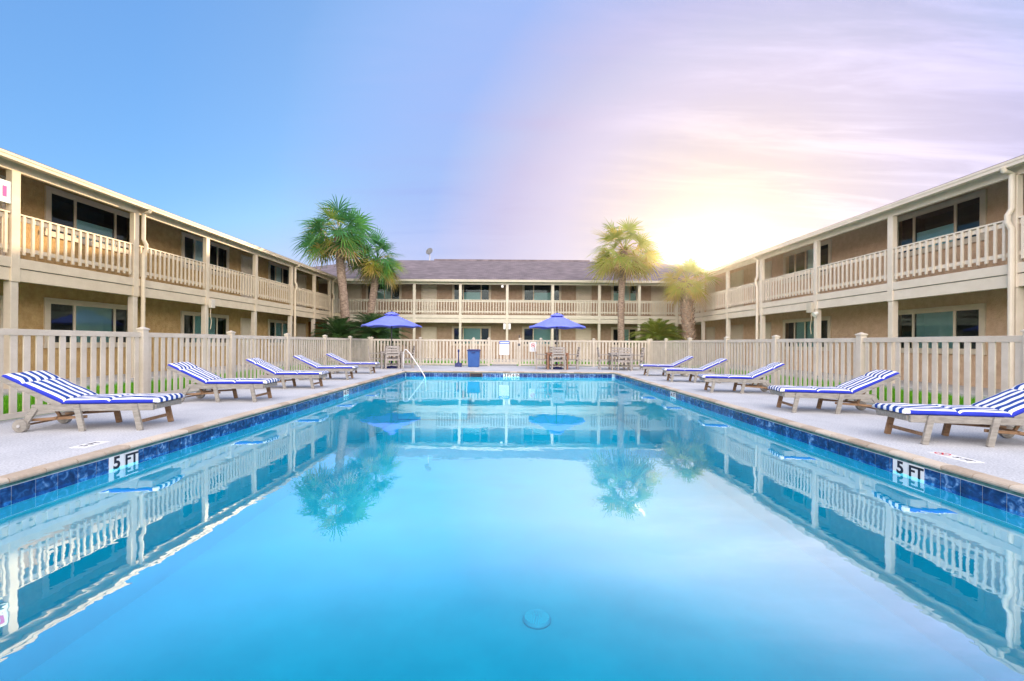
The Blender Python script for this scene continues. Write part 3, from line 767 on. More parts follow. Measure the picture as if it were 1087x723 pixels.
# satellite dish on the rear ridge
ds = empty('satellite_dish', (-6.55,e+8.15,rg)); tag(ds, 'small grey satellite dish on a short mast on the far roof ridge', 'satellite dish')
bx_, by_, bz_ = -6.55, e+8.1, rg-.05
m = MB(); m.tube([(bx_,by_,bz_),(bx_,by_,bz_+.55)], .035, 8); m.build('mast', M['galv'], ds)
m = MB()
nrm = Vector((-.35,-.9,.35)).normalized(); ctr = Vector((bx_,by_-.08,bz_+.72)); sd = nrm.cross(Vector((0,0,1))).normalized(); up = sd.cross(nrm)
o = len(m.v)
for i in range(5):
    r_ = .30*i/4
    for j in range(20):
        a = 2*PI*j/20; m.v.append(tuple(ctr + (sd*math.cos(a)+up*math.sin(a))*r_ + nrm*(.25*(r_/.3)**2*.3)))
for i in range(4):
    for j in range(20):
        j2 = (j+1)%20; m.face([o+i*20+j,o+i*20+j2,o+(i+1)*20+j2,o+(i+1)*20+j])
dd = m.build('dish', M['coreboard'], ds, smooth=True); dd.modifiers.new('solid','SOLIDIFY').thickness = .015
m = MB(); m.tube([ctr-up*.28, ctr-up*.1+nrm*.34], .012, 6); m.box(ctr.x+nrm.x*.34-.04, ctr.x+nrm.x*.34+.04, ctr.y+nrm.y*.34-.04, ctr.y+nrm.y*.34+.04, ctr.z-.02, ctr.z+.08); m.build('feed_arm', M['coreboard'], ds)

# ------------------------------------------------------------------ loungers
def make_lounger(near):
    root = empty('sun_lounger'); W2 = .30
    HZ = .335
    m = MB()
    for s in (-1, 1):
        m.bar((.26,s*(W2-.02),.295), (1.64,s*(W2-.02),.295), .038, .085)
    for k in range(10):
        u = .66+k*.104; m.box(u-.032, u+.032, -W2+.04, W2-.04, .318, .334)
    m.box(1.61,1.655,-W2+.04,W2-.04,.262,.332)
    m.build('frame', M['teak'], root, bevel=.004)
    # raised back
    m = MB(); h = Vector((.58,0,.322)); t = Vector((-.08,0,.663)); dv = (t-h)
    for s in (-1, 1):
        y = s*(W2-.02)
        m.bar(h+Vector((0,y,0)), t+Vector((0,y,0)), .036, .062)
    for k in range(7):
        p = h+dv*((k+.6)/7.2); m.bar(p+Vector((0,-W2+.04,.006)), p+Vector((0,W2-.04,.006)), .055, .014, up=Vector((dv.z,0,-dv.x)))
    m.build('backrest_frame', M['teak'], root, bevel=.004)
    for s in (-1, 1):
        y = s*(W2+.005)
        for (ub, ut) in ((1.50,1.43),(.84,.77)):
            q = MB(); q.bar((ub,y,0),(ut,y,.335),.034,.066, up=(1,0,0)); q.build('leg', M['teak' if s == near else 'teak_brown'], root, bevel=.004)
        q = MB(); q.bar((.17,y*.97,.07),(.31,y*.97,.30),.034,.07,up=(1,0,0)); wl = q.build('wheel_strut', M['teak'], root, bevel=.004)
        q = MB(); q.lathe([(.02,y-.03*1),(.075,y-.03),(.08,y-.024),(.08,y+.024),(.075,y+.03),(.02,y+.03)] if True else [], .16, .08, 28, 'y'); wh = q.build('wheel', M['teak'], root, smooth=False)
        q = MB(); q.lathe([(.001,y+s*.031),(.018,y+s*.034),(.018,y+s*.045),(.001,y+s*.047)], .16, .08, 12, 'y'); q.build('hub', M['galv'], wh)
    for a, b, q1, q2 in (((1.482,-W2,.11),(1.482,W2,.11),.022,.04), ((.16,-W2,.08),(.16,W2,.08),.022,.022),
                       ((.22,-W2+.06,.14),(.84,-W2+.06,.175),.02,.035), ((.22,W2-.06,.14),(.84,W2-.06,.175),.02,.035), ((.5,-W2+.03,.17),(.5,W2-.03,.17),.03,.02)):
        m = MB(); m.bar(a, b, q1, q2); m.build('stretcher', M['teak_brown'], root, bevel=.003)
    for s in (-1, 1):
        m = MB(); m.bar((.48,s*.16,.16),(.30,s*.16,.47),.022,.03); m.build('backrest_prop', M['teak_brown'], root)
    # cushion: swept rounded section
    path = []
    def seg(a, b, n):
        for i in range(n): path.append(Vector(a).lerp(Vector(b), i/n))
    HP = Vector((-.075,0,.683)); HB = Vector((.60,0,.342)); FE = Vector((1.69,0,.345))
    seg(HP, HB, 26); seg(HB, FE, 40); path.append(FE)
    brk = [.225, .755, 1.27]          # distances along path where the pad is quilted down
    ln = 0; dist = [0]
    for a, b in zip(path[:-1], path[1:]): ln += (b-a).length; dist.append(ln)
    w = .292; m = MB(); T = .072
    sec = []
    ys = [-1,-.985,-.95,-.86,-.7,-.45,-.15,.15,.45,.7,.86,.95,.985,1]
    o = 0; K = len(ys); rows = []
    for i, p in enumerate(path):
        d = (path[min(i+1,len(path)-1)]-path[max(i-1,0)]).normalized(); nr = Vector((-d.z,0,d.x))
        if nr.z < 0: nr = -nr
        s_ = dist[i]; q = 1
        for b in brk: q *= 1-.55*math.exp(-((s_-b)/.018)**2)
        endf = min(1, math.sqrt(max(0,min(s_, ln-s_)+.004)/.03)); t = T*q*(.45+.55*endf)
        row = []
        for y in ys:
            edge = (1-abs(y)**7)
            hgt = t*(.45+.55*edge) + .004*math.cos(y*7)*q + .011*mnoise.noise(Vector((s_*7,y*2.2,.3)))*edge*endf
            if abs(y) == 1: hgt = t*.38
            pt = p+nr*hgt; row.append((pt.x, y*w*(1+.012*math.sin(s_*9)), pt.z))
        low = [ (p.x, -w, p.z+.002), (p.x, w, p.z+.002) ]
        rows.append((row, low))
    for row, low in rows: m.v += row + low
    S = K+2
    for i in range(len(rows)-1):
        for j in range(K-1):
            m.cur = 1 if (j < 2 or j > K-4) else 0
            if i >= len(rows)-3: m.cur = 0
            m.face([i*S+j, i*S+j+1, (i+1)*S+j+1, (i+1)*S+j])
        m.cur = 1 if i < len(rows)-3 else 0
        m.face([i*S, (i+1)*S, (i+1)*S+K, i*S+K]); m.face([i*S+K-1, i*S+K+1, (i+1)*S+K+1, (i+1)*S+K-1])
        m.face([i*S+K, (i+1)*S+K, (i+1)*S+K+1, i*S+K+1])
    m.cur = 1; m.face([K, K+1]+list(range(K-1,-1,-1)))
    m.cur = 0; b = (len(rows)-1)*S; m.face([b+j for j in range(K)]+[b+K+1,b+K])
    m.build('cushion', [M['stripes'], M['royal']], root, smooth=True)
    return root
LG = 'striped sun loungers beside the pool'
protos = {-1: make_lounger(-1), 1: make_lounger(1)}; fresh = {-1, 1}
# (front near leg x, y, heading of the foot end in degrees, label)
spots = [(-4.72,5.57,7.5,'striped lounger nearest the camera on the left deck, head against the fence'),
 (-4.79,8.19,4.5,'second striped lounger from the camera on the left deck'),
 (-4.77,10.56,5,'middle striped lounger in the left row along the pool'),
 (-4.88,13.1,7,'fourth striped lounger from the camera on the left deck'),
 (-4.97,15.6,6,'farthest striped lounger of the left row by the corner table'),
 (4.83,5.07,171.5,'striped lounger nearest the camera on the right deck, cut by the photo edge'),
 (4.82,7.39,169.5,'second striped lounger from the camera on the right deck'),
 (4.79,10.34,168,'middle striped lounger in the right row along the pool'),
 (4.86,13.1,170,'fourth striped lounger from the camera on the right deck'),
 (4.88,15.5,171,'farthest striped lounger of the right row by the tables')]
for i, (x, y, a, lab) in enumerate(spots):
    k = -1 if x < 0 else 1
    if k in fresh: o = protos[k]; fresh.discard(k)
    else: o = copy_tree(protos[k])
    a = R(a); c, s = math.cos(a), math.sin(a)
    ly = -.30 if x < 0 else .30            # the leg nearest the camera
    o.rotation_euler.z = a
    o.location = (x-(1.50*c-ly*s), y-(1.50*s+ly*c), 0)
    tag(o, lab, 'sun lounger', LG)

# ------------------------------------------------------------------ tables, chairs, umbrellas
def make_chair():
    root = empty('patio_chair'); w = .27
    m = MB()
    for k in range(5): m.box(-w+.02, w-.02, -.24+k*.098, -.24+k*.098+.085, .415, .44)
    m.box(-w+.02,w-.02,-.245,-.225,.36,.414); m.box(-w+.02,w-.02,.22,.24,.36,.414); m.build('seat', M['chairwood'], root, bevel=.004)
    m = MB()
    for s in (-1, 1): m.bar((s*(w-.02),.25,.42),(s*(w-.02),.33,.97),.045,.035,up=(0,1,0))
    for k in range(4):
        z = .56+k*.115; y = .25+(z-.42)*.08/.55; m.box(-w+.03, w-.03, y-.012, y+.012, z, z+.075)
    m.build('backrest', M['chairwood'], root, bevel=.004)
    for s in (-1, 1):
        for (y, h) in ((-.24,.64),(.25,.44)):
            q = MB(); q.box(s*(w-.0)-.023, s*(w-.0)+.023, y-.023, y+.023, 0, h); q.build('leg', M['chairwood'], root, bevel=.004)
        q = MB(); q.bar((s*w,-.28,.652),(s*w,.29,.652),.06,.026); q.build('armrest', M['chairwood'], root, bevel=.004)
    for a, b in (((-w,-.24,.16),(-w,.25,.16)), ((w,-.24,.16),(w,.25,.16)), ((-w,.0,.16),(w,.0,.16))):
        m = MB(); m.bar(a, b, .025, .035); m.build('stretcher', M['chairwood'], root)
    return root
def make_table(mat):
    root = empty('patio_table'); w = .47
    m = MB()
    for k in range(8): m.box(-w+k*.118, -w+k*.118+.108, -w, w, .695, .725)
    m.box(-w,w,-w,-w+.06,.66,.694); m.box(-w,w,w-.06,w,.66,.694); m.build('tabletop', mat, root, bevel=.004)
    m = MB()
    m.box(-w+.05,w-.05,-w+.065,-w+.09,.58,.692); m.box(-w+.05,w-.05,w-.09,w-.065,.58,.692); m.box(-w+.065,-w+.09,-w+.09,w-.09,.58,.692); m.box(w-.09,w-.065,-w+.09,w-.09,.58,.692)
    m.build('apron', mat, root)
    for sx in (-1,1):
        for sy in (-1,1):
            q = MB(); q.box(sx*(w-.05)-.035, sx*(w-.05)+.035, sy*(w-.05)-.035, sy*(w-.05)+.035, 0, .66); q.build('leg', mat, root, bevel=.005)
    m = MB(); m.bar((-w+.05,0,.18),(w-.05,0,.18),.03,.05); m.build('stretcher', mat, root)
    m = MB(); m.bar((0,-w+.05,.2),(0,w-.05,.2),.03,.05); m.build('stretcher', mat, root)
    return root
def make_umbrella():
    root = empty('patio_umbrella'); Rr = 1.30
    m = MB(); m.tube([(0,0,.03),(0,0,2.42)], .022, 10); m.build('pole', M['polemetal'], root, smooth=True)
    m = MB(); m.lathe([(.25,0),(.25,.05),(.2,.08),(.05,.10),(.04,.3)], n=24); m.build('base', M['navy'], root)
    # canopy of eight gores with sag between ribs
    m = MB(); n = 8; sub = 5; rr = [.14,.45,.8,1.1,1.3]
    zt, zr = 2.40, 1.86
    o = 0; cols = n*sub
    def prof(r_): return zt-(zt-zr)*((r_-.1)/(Rr-.1))**.92
    for r_ in rr:
        for j in range(cols):
            f = (j % sub)/sub; a = 2*PI*j/cols+R(12)
            sag = math.sin(PI*f)
            q = r_*(1-.055*sag*(r_/Rr)); m.v.append((math.cos(a)*q, math.sin(a)*q, prof(r_)+(.045 if r_ > 1.2 else -.02)*sag*(r_/Rr)))
    for j in range(cols):        # scalloped valance
        f = (j % sub)/sub; a = 2*PI*j/cols+R(12); sag = math.sin(PI*f); q = Rr*(1-.055*sag)+.01
        m.v.append((math.cos(a)*q, math.sin(a)*q, zr+.045*sag-.06))
    for i in range(len(rr)):
        for j in range(cols):
            j2 = (j+1) % cols; m.face([i*cols+j, i*cols+j2, (i+1)*cols+j2, (i+1)*cols+j])
    c = m.build('canopy', M['umbrella'], root, smooth=True); s = c.modifiers.new('solid','SOLIDIFY'); s.thickness = .006
    m = MB(); o = 0
    for r_, z in ((.02,2.49),(.18,2.44),(.34,2.36)):
        for j in range(cols):
            f = (j % sub)/sub; a = 2*PI*j/cols+R(12); sag = math.sin(PI*f); q = r_*(1-.05*sag); m.v.append((math.cos(a)*q, math.sin(a)*q, z-.012*sag))
    for i in range(2):
        for j in range(cols):
            j2 = (j+1) % cols; m.face([i*cols+j, i*cols+j2, (i+1)*cols+j2, (i+1)*cols+j])
    c2 = m.build('vent_flap', M['umbrella'], c, smooth=True); c2.modifiers.new('solid','SOLIDIFY').thickness = .005
    for k in range(8):
        a = 2*PI*k/8+R(12); q = MB(); q.tube([(math.cos(a)*.03,math.sin(a)*.03,2.36),(math.cos(a)*.7,math.sin(a)*.7,prof(.7)-.03),(math.cos(a)*1.27,math.sin(a)*1.27,zr-.015)], .008, 5)
        q.tube([(math.cos(a)*.03,math.sin(a)*.03,1.95),(math.cos(a)*.62,math.sin(a)*.62,prof(.62)-.03)], .007, 5); q.build('rib', M['polemetal'], root)
    m = MB(); m.lathe([(0,2.57),(.025,2.55),(.03,2.51),(.02,2.48)], n=12); m.build('finial', M['polemetal'], root, smooth=True)
    return root
t1 = make_table(M['chairwood']); ch = make_chair(); um = make_umbrella()
sets = [(-5.24,19.25,R(18),'left','grey slatted patio table under the left blue umbrella','grey'),
        (2.08,19.35,R(0),'middle','reddish patio table under the right blue umbrella','red'),
        (4.87,19.2,R(-4),'right','grey slatted patio table without an umbrella near the right deck','grey')]
side_names = {'front':'nearest the pool','left':'on its left side','right':'on its right side','back':'behind it against the fence'}
tab_names = {'left':'grey table under the left umbrella','middle':'reddish table under the right umbrella','right':'grey table that has no umbrella'}
used_ch = False; used_t = False
t2 = make_table(M['redder_table'])  # middle table in a redder tone than the grey pair
for (x, y, rz, nm, lab, kind) in sets:
    if kind == 'red': o = t2
    elif not used_t: o = t1; used_t = True
    else: o = copy_tree(t1)
    o.location = (x,y,0); o.rotation_euler.z = rz; tag(o, lab, 'table', 'patio tables at the far end')
    for sd_, ang, dist_ in (('front',PI,.62),('back',0,.62),('left',PI/2,.66),('right',-PI/2,.66)):
        if not used_ch: c = ch; used_ch = True
        else: c = copy_tree(ch)
        a = rz+ang + random.uniform(-.1,.1)
        # chair local: faces -y, back at +y ; stands at +y side of table rotated by ang
        px, py = x-math.sin(rz+ang)*dist_, y+math.cos(rz+ang)*dist_
        c.location = (px,py,0); c.rotation_euler.z = a
        tag(c, 'grey slatted chair at the %s, %s' % (tab_names[nm], side_names[sd_]), 'chair', 'patio chairs round the tables')
um.location = (-5.24,19.25,0); tag(um, 'open blue umbrella over the left table beside the sago palm', 'umbrella', 'blue patio umbrellas')
u2 = copy_tree(um); u2.location = (2.08,19.35,0); u2.rotation_euler.z = R(9); tag(u2, 'open blue umbrella over the reddish table right of the gate', 'umbrella', 'blue patio umbrellas')

# blue bin and the spare umbrella stand
bn = empty('trash_bin', (-1.71,20.6,0)); tag(bn, 'square blue trash bin with dark lid in front of the far fence', 'bin')
def frust(m, cx, cy, a, b, z0, z1):
    m.add([(cx+sx*q,cy+sy*q,z) for z, q in ((z0,a),(z1,b)) for sx, sy in ((-1,-1),(1,-1),(1,1),(-1,1))],
          [(3,2,1,0),(4,5,6,7),(0,1,5,4),(1,2,6,5),(2,3,7,6),(3,0,4,7)])
m = MB(); frust(m, -1.71, 20.6, .255, .285, 0, .76); m.build('body', M['bluebin'], bn, bevel=.03)
m = MB(); frust(m, -1.71, 20.6, .315, .315, .757, .80); frust(m, -1.71, 20.6, .30, .26, .80, .83); m.build('lid', M['navy'], bn, bevel=.015)
m = MB(); m.box(-1.80,-1.62,20.29,20.315,.66,.70); m.build('handle', M['navy'], bn, bevel=.008)
us = empty('umbrella_stand', (-2.45,20.7,0)); tag(us, 'dark blue empty umbrella stand with a short pole beside the bin', 'umbrella stand')
m = MB(); frust(m, -2.45, 20.7, .165, .15, 0, .17); frust(m, -2.45, 20.7, .07, .05, .168, .22); m.build('base', M['navy'], us, bevel=.015)
m = MB(); m.tube([(-2.45,20.7,.2),(-2.45,20.7,.78)], .028, 12); m.lathe([(.045,.70),(.05,.72),(.05,.80),(.03,.82)], -2.45, 20.7, 12); m.build('pole', M['navy'], us)

# ------------------------------------------------------------------ palms
def fan_leaf(m, c, d, plen, rad, nl, age, pet):
    d = Vector(d).normalized(); c = Vector(c)
    # petiole arcs out and droops
    drp = .18*plen
    mid = c+d*plen*.55+Vector((0,0,.06*plen)); tip = c+d*plen-Vector((0,0,drp*(1-abs(d.z))))
    pet.shade = min(1, age+.25); pet.tube([c, mid, tip], [.022,.016,.012], 4, cap=False)
    ax = (tip-mid).normalized()
    upv = Vector((0,0,1)) if abs(ax.z) < .93 else Vector((random.uniform(-1,1),random.uniform(-1,1),0)).normalized()
    sd = ax.cross(upv).normalized(); nr = sd.cross(ax).normalized()
    tw = random.uniform(-.9,.9); sd, nr = sd*math.cos(tw)+nr*math.sin(tw), nr*math.cos(tw)-sd*math.sin(tw)
    span = R(random.uniform(112,128)); g = random.uniform(.08,.26)
    for k in range(nl):
        if random.random() < .06: continue
        ph = -span+2*span*k/(nl-1); v = ax*math.cos(ph)+sd*math.sin(ph)
        kd = random.uniform(.6,2.0)
        fold = .28*abs(math.sin(ph)); v = (v+nr*fold*.6).normalized()
        ln = rad*(.62+.38*math.cos(ph*.62))*random.uniform(.88,1.08)
        ws = (ax*-math.sin(ph)+sd*math.cos(ph)).normalized(); wdt = ln*.032*random.uniform(.7,1.15)
        m.shade = max(0, min(1, age+random.uniform(-.08,.1)))
        P = []
        for t, wf in ((.02,.25),(.42,1.0),(.72,.62),(1,.06)):
            dz = g*ln*(t**2.3)*kd; p = tip+v*ln*t-Vector((0,0,dz))
            P.append((p+ws*wdt*wf, p-ws*wdt*wf))
        for a, b in zip(P[:-1], P[1:]): m.add([a[0],b[0],b[1],a[1]], [(0,1,2,3)])
def palm(label, base, top, r0, r1, crown_h, crown_r, nleaf, warm, boots=False, seed=1, dead=8, bend=(0,0), gold_shift=0):
    random.seed(seed)
    bx, by = base; tx, ty, tz = top
    root = empty('cabbage_palm', (bx,by,-.03)); tag(root, label, 'palm', 'cabbage palms behind the far fence')
    m = MB(); pts = []; rs = []; k = 26
    for i in range(k+1):
        t = i/k; s_ = t*t*(3-2*t)
        pts.append((bx+(tx-bx)*s_+bend[0]*math.sin(PI*t), by+(ty-by)*s_+bend[1]*math.sin(PI*t), -.08+(tz+.08)*t))
        rs.append((r0+(r1-r0)*t)*(1+(.25*(1-t*6) if t < .16 else 0))*random.uniform(.95,1.05))
    m.tube(pts, rs, 14, jit=.05); m.build('trunk', M['trunk'], root, smooth=True)
    if boots or True:
        q = MB(); cnt = 0
        z0 = tz*.12 if boots else tz*.86
        n = int((tz-z0)/.055*2.2) if boots else 34
        for i in range(n):
            t = (z0+(tz-z0)*i/n)/tz; a = i*2.39996
            idx = min(k-1, int(t*k)); p = Vector(pts[idx]).lerp(Vector(pts[idx+1]), t*k-idx); rr = rs[idx]
            o = Vector((math.cos(a),math.sin(a),0)); sd = Vector((-math.sin(a),math.cos(a),0))
            h = random.uniform(.16,.30); w_ = random.uniform(.035,.055); out = random.uniform(.05,.12)
            b0 = p+o*(rr*.85); tp = p+o*(rr+out)+Vector((0,0,h))+sd*random.uniform(-.03,.03)
            q.shade = random.random()
            q.add([b0-sd*w_*1.3, b0+sd*w_*1.3, tp+sd*w_*.6, tp-sd*w_*.6, b0-sd*w_-o*.03+Vector((0,0,.05)), tp-o*.03], [(0,1,2,3),(0,3,5,4),(1,4,5,2),(2,5,3)])
        q.build('leaf_boots', M['boot'], root, attr=True)
    m = MB(); pet = MB(); c = Vector((tx,ty,tz))
    for i in range(nleaf):
        t = (i+.5)/nleaf
        el = math.asin(max(-.7,min(.995, .98-1.58*t)))+random.uniform(-.12,.12); az = i*2.39996+random.uniform(-.25,.25)
        d = Vector((math.cos(az)*math.cos(el), math.sin(az)*math.cos(el), math.sin(el)))
        lean = random.random()
        age = .12+gold_shift+.38*t+random.uniform(-.1,.12)  # offset pushes the leaf colour towards sunlit gold
        if random.random() < .27: age = random.uniform(.62,.84)
        pl = (crown_r*.50)*random.uniform(.62,1.22); rad = crown_r*.50*random.uniform(.85,1.1)
        fan_leaf(m, c+Vector((0,0,.12*(1-t)+random.uniform(-.06,.06))), d, pl, rad, 26, age, pet)
    m.build('crown', M['frond_sunlit' if warm else 'frond'], root, attr=True, recalc=False)
    dm = MB()
    for i in range(dead):
        az = i*2.39996+random.uniform(-.3,.3); el = R(random.uniform(-52,-28))
        d = Vector((math.cos(az)*math.cos(el), math.sin(az)*math.cos(el), math.sin(el)))
        fan_leaf(dm, c-Vector((0,0,.1)), d, crown_r*.42*random.uniform(.8,1.1), crown_r*.5*random.uniform(.8,1), 22, random.uniform(.80,.98), pet)
    if dead: dm.build('dead_fronds', M['frond_sunlit' if warm else 'frond'], root, attr=True, recalc=False)
    pet.build('leaf_stalks', M['frond_sunlit' if warm else 'frond'], root, attr=True)
    return root
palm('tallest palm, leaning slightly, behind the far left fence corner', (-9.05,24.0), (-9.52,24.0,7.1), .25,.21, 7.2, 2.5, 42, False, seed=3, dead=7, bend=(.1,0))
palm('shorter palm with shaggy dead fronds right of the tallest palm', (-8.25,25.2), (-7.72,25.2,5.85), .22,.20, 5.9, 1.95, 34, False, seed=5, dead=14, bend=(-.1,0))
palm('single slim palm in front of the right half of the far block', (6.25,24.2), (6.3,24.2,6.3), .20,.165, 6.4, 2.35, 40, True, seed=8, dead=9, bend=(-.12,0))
palm('stout palm with leaf boots on its trunk, against the sun', (9.45,22.9), (9.25,22.9,4.45), .31,.29, 4.6, 1.7, 28, True, boots=True, gold_shift=.16, seed=11, dead=6)

def sago(label, x, y, z, rad, n, warm, seed):
    random.seed(seed)
    root = empty('sago_palm', (x,y,-.03)); tag(root, label, 'sago palm', 'sago palms behind the fence')
    m = MB(); m.tube([(x,y,-.06),(x,y,z*.6),(x,y,z)], [.22,.2,.16], 12, jit=.1); m.build('trunk', M['trunk'], root, smooth=True)
    m = MB(); c = Vector((x,y,z))
    for i in range(n):
        t = (i+.5)/n; el = R(80-95*t)+random.uniform(-.08,.08); az = i*2.39996+random.uniform(-.2,.2)
        d = Vector((math.cos(az)*math.cos(el), math.sin(az)*math.cos(el), math.sin(el))); hd = Vector((math.cos(az),math.sin(az),0))
        ln = rad*random.uniform(.88,1.08); pts = []
        K = 16
        for k in range(K+1):
            q = k/K; p = c+d*ln*q-Vector((0,0,ln*(.40*q*q)))+hd*ln*.08*q; pts.append(p)
        age = random.uniform(.15,.75)
        m.shade = age; m.tube(pts, .009, 3, cap=False)
        for k in range(2, K*2+1):
            q = k/(K*2); a = pts[int(q*K)] if q < 1 else pts[-1]; b = pts[min(K,int(q*K)+1)]; p = a.lerp(b, q*K-int(q*K)); tg = (b-a).normalized() if (b-a).length > 1e-6 else (pts[-1]-pts[-2]).normalized()
            s0 = tg.cross(Vector((0,0,1))).normalized(); u0 = s0.cross(tg)
            ll = rad*.19*math.sin(PI*min(1,.12+.86*q))**.6
            for s_ in (-1,1):
                v = (s0*s_*.85+tg*.5+u0*.32).normalized(); w_ = tg*.012
                m.shade = max(0,min(1,age+random.uniform(-.12,.12)))
                e1 = p+v*ll*.6; e2 = p+v*ll-Vector((0,0,.03*ll))
                m.add([p-w_, p+w_, e1+w_*.8, e2, e1-w_*.8], [(0,1,2,3,4)])
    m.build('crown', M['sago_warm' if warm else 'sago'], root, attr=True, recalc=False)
    return root
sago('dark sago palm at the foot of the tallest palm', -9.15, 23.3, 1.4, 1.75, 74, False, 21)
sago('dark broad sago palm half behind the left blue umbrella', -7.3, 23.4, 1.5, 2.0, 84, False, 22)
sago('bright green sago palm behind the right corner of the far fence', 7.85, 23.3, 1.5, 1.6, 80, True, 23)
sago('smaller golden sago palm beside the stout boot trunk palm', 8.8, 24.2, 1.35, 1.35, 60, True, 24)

# ------------------------------------------------------------------ light
SUN_AZ, SUN_EL = R(24.8), R(9.6)
GL_EL = R(9.4)
sun = bpy.data.lights.new('sun', 'SUN'); sun.energy = 4.8; sun.angle = R(.6); sun.color = (1,.71,.42)
so = bpy.data.objects.new('sun', sun); col.objects.link(so)
sd = Vector((math.sin(SUN_AZ)*math.cos(SUN_EL), math.cos(SUN_AZ)*math.cos(SUN_EL), math.sin(SUN_EL)))
so.rotation_euler = sd.to_track_quat('Z','Y').to_euler(); so.location = (20,45,14)

wd = bpy.data.worlds.new('World'); sc.world = wd; wd.use_nodes = True
t = wd.node_tree; bg = t.nodes['Background']
sky = N(t, 'ShaderNodeTexSky'); sky.sky_type = 'NISHITA'; sky.sun_disc = False
sky.sun_elevation = SUN_EL; sky.sun_rotation = SUN_AZ; sky.altitude = 0; sky.air_density = 1.0; sky.dust_density = .6; sky.ozone_density = 2.5
tc = N(t, 'ShaderNodeTexCoord'); V = tc.outputs['Generated']
nv = N(t, 'ShaderNodeVectorMath', operation='NORMALIZE'); L(t, V, nv.inputs[0])
gs = Vector((math.sin(SUN_AZ)*math.cos(GL_EL), math.cos(SUN_AZ)*math.cos(GL_EL), math.sin(GL_EL)))
dt = N(t, 'ShaderNodeVectorMath', operation='DOT_PRODUCT'); L(t, nv.outputs[0], dt.inputs[0]); dt.inputs[1].default_value = gs
def math_(op, a, b=None, c=None, clamp=False):
    n = N(t, 'ShaderNodeMath', operation=op); n.use_clamp = clamp
    for i, x in enumerate((a,b,c)):
        if x is None: continue
        if isinstance(x, (int,float)): n.inputs[i].default_value = x
        else: L(t, x, n.inputs[i])
    return n.outputs[0]
dotp = math_('MAXIMUM', dt.outputs['Value'], 0.0)
# thin high cloud: streaks in a plane overhead
sp = N(t, 'ShaderNodeSeparateXYZ'); L(t, nv.outputs[0], sp.inputs[0])
zz = math_('ADD', math_('MAXIMUM', sp.outputs['Z'], 0.0), .12)
cx = math_('DIVIDE', sp.outputs['X'], zz); cy = math_('DIVIDE', sp.outputs['Y'], zz)
cb = N(t, 'ShaderNodeCombineXYZ'); L(t, cx, cb.inputs[0]); L(t, cy, cb.inputs[1])
mp = N(t, 'ShaderNodeMapping'); mp.inputs['Rotation'].default_value = (0,0,R(66)); mp.inputs['Scale'].default_value = (.45,2.6,1); L(t, cb.outputs[0], mp.inputs['Vector'])
n1 = N(t, 'ShaderNodeTexNoise'); n1.inputs['Scale'].default_value = 2.4; n1.inputs['Detail'].default_value = 11; n1.inputs['Roughness'].default_value = .6; n1.inputs['Distortion'].default_value = .5
L(t, mp.outputs[0], n1.inputs['Vector'])
n2 = N(t, 'ShaderNodeTexNoise'); n2.inputs['Scale'].default_value = .55; n2.inputs['Detail'].default_value = 3; L(t, cb.outputs[0], n2.inputs['Vector'])
def smooth(x, a, b):
    n = N(t, 'ShaderNodeMapRange'); n.interpolation_type = 'SMOOTHSTEP'; n.inputs['From Min'].default_value = a; n.inputs['From Max'].default_value = b
    L(t, x, n.inputs['Value']); return n.outputs[0]
streak = smooth(n1.outputs['Fac'], .40, .72); patch = smooth(n2.outputs['Fac'], .35, .65)
near = smooth(dotp, .40, .82)
veil = math_('MULTIPLY', near, math_('ADD', .88, math_('MULTIPLY', streak, .12)), clamp=True)
rightside = smooth(sp.outputs['X'], .02, .6)
veil2 = math_('MULTIPLY', rightside, math_('ADD', .62, math_('MULTIPLY', streak, .38)))
low = math_('MULTIPLY', smooth(math_('MULTIPLY', sp.outputs['Z'], -1.0), -.42, -.02), .62)
veilm = math_('MAXIMUM', math_('MAXIMUM', math_('MAXIMUM', veil, .45), math_('MULTIPLY', veil2, .92)), low, clamp=True)
SK = .15
skc = N(t, 'ShaderNodeVectorMath', operation='SCALE'); L(t, sky.outputs[0], skc.inputs[0]); skc.inputs['Scale'].default_value = SK
hs = N(t, 'ShaderNodeHueSaturation'); hs.inputs['Saturation'].default_value = 1.25; mn = N(t, 'ShaderNodeVectorMath', operation='MINIMUM'); mn.inputs[1].default_value = (.40,.40,.50); L(t, skc.outputs[0], mn.inputs[0]); L(t, mn.outputs[0], hs.inputs['Color'])
# veil colour goes from lavender to peach towards the sun
vr = N(t, 'ShaderNodeValToRGB'); L(t, dotp, vr.inputs['Fac']); ce = vr.color_ramp
ce.elements[0].position = .45; ce.elements[0].color = (.12,.225,.46,1); ce.elements[1].position = 1; ce.elements[1].color = (.35,.285,.225,1)
for p, c in ((.63,(.165,.245,.43,1)),(.82,(.165,.225,.41,1)),(.90,(.265,.247,.355,1)),(.947,(.335,.298,.365,1)),(.98,(.355,.305,.30,1))):
    q = ce.elements.new(p); q.color = c
lw_ = N(t, 'ShaderNodeMixRGB'); lw_.inputs[2].default_value = (.35,.345,.42,1); L(t, vr.outputs['Color'], lw_.inputs[1])
L(t, math_('MULTIPLY', math_('MULTIPLY', smooth(math_('MULTIPLY', sp.outputs['Z'], -1.0), -.34, -.0), smooth(dotp, .35, .8)), .75), lw_.inputs[0])
wh = N(t, 'ShaderNodeVectorMath', operation='SCALE'); L(t, lw_.outputs[0], wh.inputs[0]); L(t, math_('ADD', 1.06, math_('MULTIPLY', math_('MULTIPLY', streak, rightside), .36)), wh.inputs['Scale'])
mx = N(t, 'ShaderNodeMixRGB'); L(t, veilm, mx.inputs[0]); L(t, hs.outputs[0], mx.inputs[1]); L(t, wh.outputs[0], mx.inputs[2])
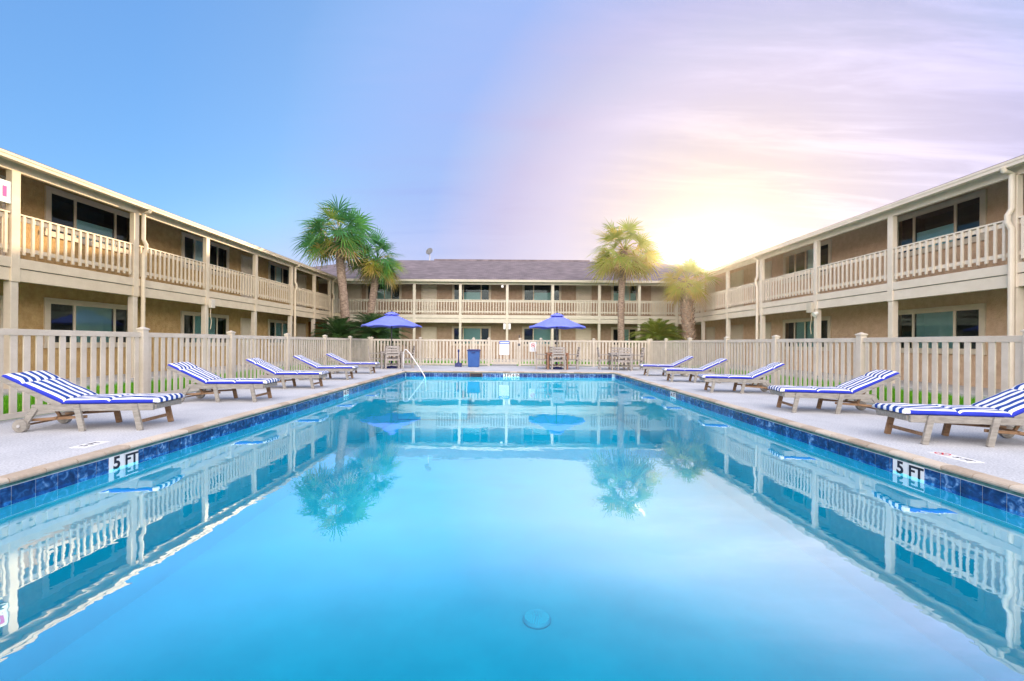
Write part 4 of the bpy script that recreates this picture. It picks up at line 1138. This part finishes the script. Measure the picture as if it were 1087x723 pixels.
# aureole
g1 = math_('MULTIPLY', math_('POWER', dotp, 260), .04); g2 = math_('MULTIPLY', math_('POWER', dotp, 1400), .5); g3 = math_('MULTIPLY', math_('POWER', dotp, 9000), 12.0)
def tint(f, c):
    n = N(t, 'ShaderNodeVectorMath', operation='SCALE'); n.inputs[0].default_value = c; L(t, f, n.inputs['Scale']); return n.outputs[0]
def vadd(a, b):
    n = N(t, 'ShaderNodeVectorMath', operation='ADD'); L(t, a, n.inputs[0]); L(t, b, n.inputs[1]); return n
ad = vadd(vadd(vadd(mx.outputs[0], tint(g1, (1.0,.50,.10))).outputs[0], tint(g2, (1.0,.68,.22))).outputs[0], tint(g3, (1.0,.88,.60)))
# added fill light: sky brightened overhead, beside and behind the viewer
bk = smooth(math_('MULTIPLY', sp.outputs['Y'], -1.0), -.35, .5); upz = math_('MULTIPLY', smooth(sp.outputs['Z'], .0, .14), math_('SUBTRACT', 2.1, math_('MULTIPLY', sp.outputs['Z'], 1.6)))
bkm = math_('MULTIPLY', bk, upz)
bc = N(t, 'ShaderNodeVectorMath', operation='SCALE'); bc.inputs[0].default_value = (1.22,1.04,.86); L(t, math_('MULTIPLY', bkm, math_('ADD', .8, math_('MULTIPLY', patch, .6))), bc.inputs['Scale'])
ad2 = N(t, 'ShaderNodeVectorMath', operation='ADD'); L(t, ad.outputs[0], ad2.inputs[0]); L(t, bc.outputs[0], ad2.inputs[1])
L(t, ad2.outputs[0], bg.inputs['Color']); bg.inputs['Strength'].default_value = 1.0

# added thin scattering volume that makes the glare round the sun
hz = MB(); hz.box(-520, 520, -520, 520, -3.0, 9.9)
hm = bpy.data.materials.new('glare_scatter'); hm.use_nodes = True; ht = hm.node_tree
ht.nodes.remove(ht.nodes['Principled BSDF'])
pv = N(ht, 'ShaderNodeVolumePrincipled'); pv.inputs['Color'].default_value = (1,.97,.93,1); pv.inputs['Density'].default_value = .00048; pv.inputs['Anisotropy'].default_value = .88
L(ht, pv.outputs[0], ht.nodes['Material Output'].inputs['Volume'])
tag(hz.build('sun_glare_air', hm), kind='stuff')

# ------------------------------------------------------------------ camera
cam = bpy.data.cameras.new('camera'); co = bpy.data.objects.new('camera', cam); col.objects.link(co)
cam.sensor_width = 36; cam.lens = 36*462/1087; cam.clip_end = 2000; cam.clip_start = .05
cam.shift_y = 2.5/1087; cam.shift_x = 2.0/1087
co.matrix_world = Matrix.Translation((0,0,1.15)) @ Matrix.Rotation(R(90),4,'X') @ Matrix.Rotation(.007,4,'Z')
sc.camera = co
vs = sc.view_settings; vs.view_transform = 'Standard'; vs.look = 'None'; vs.exposure = 1.13; vs.gamma = 1; vs.use_curve_mapping = False
sc.cycles.max_bounces = 8; sc.cycles.transparent_max_bounces = 12; sc.cycles.use_denoising = True
sc.cycles.caustics_reflective = False; sc.cycles.caustics_refractive = False; sc.cycles.sample_clamp_indirect = 6
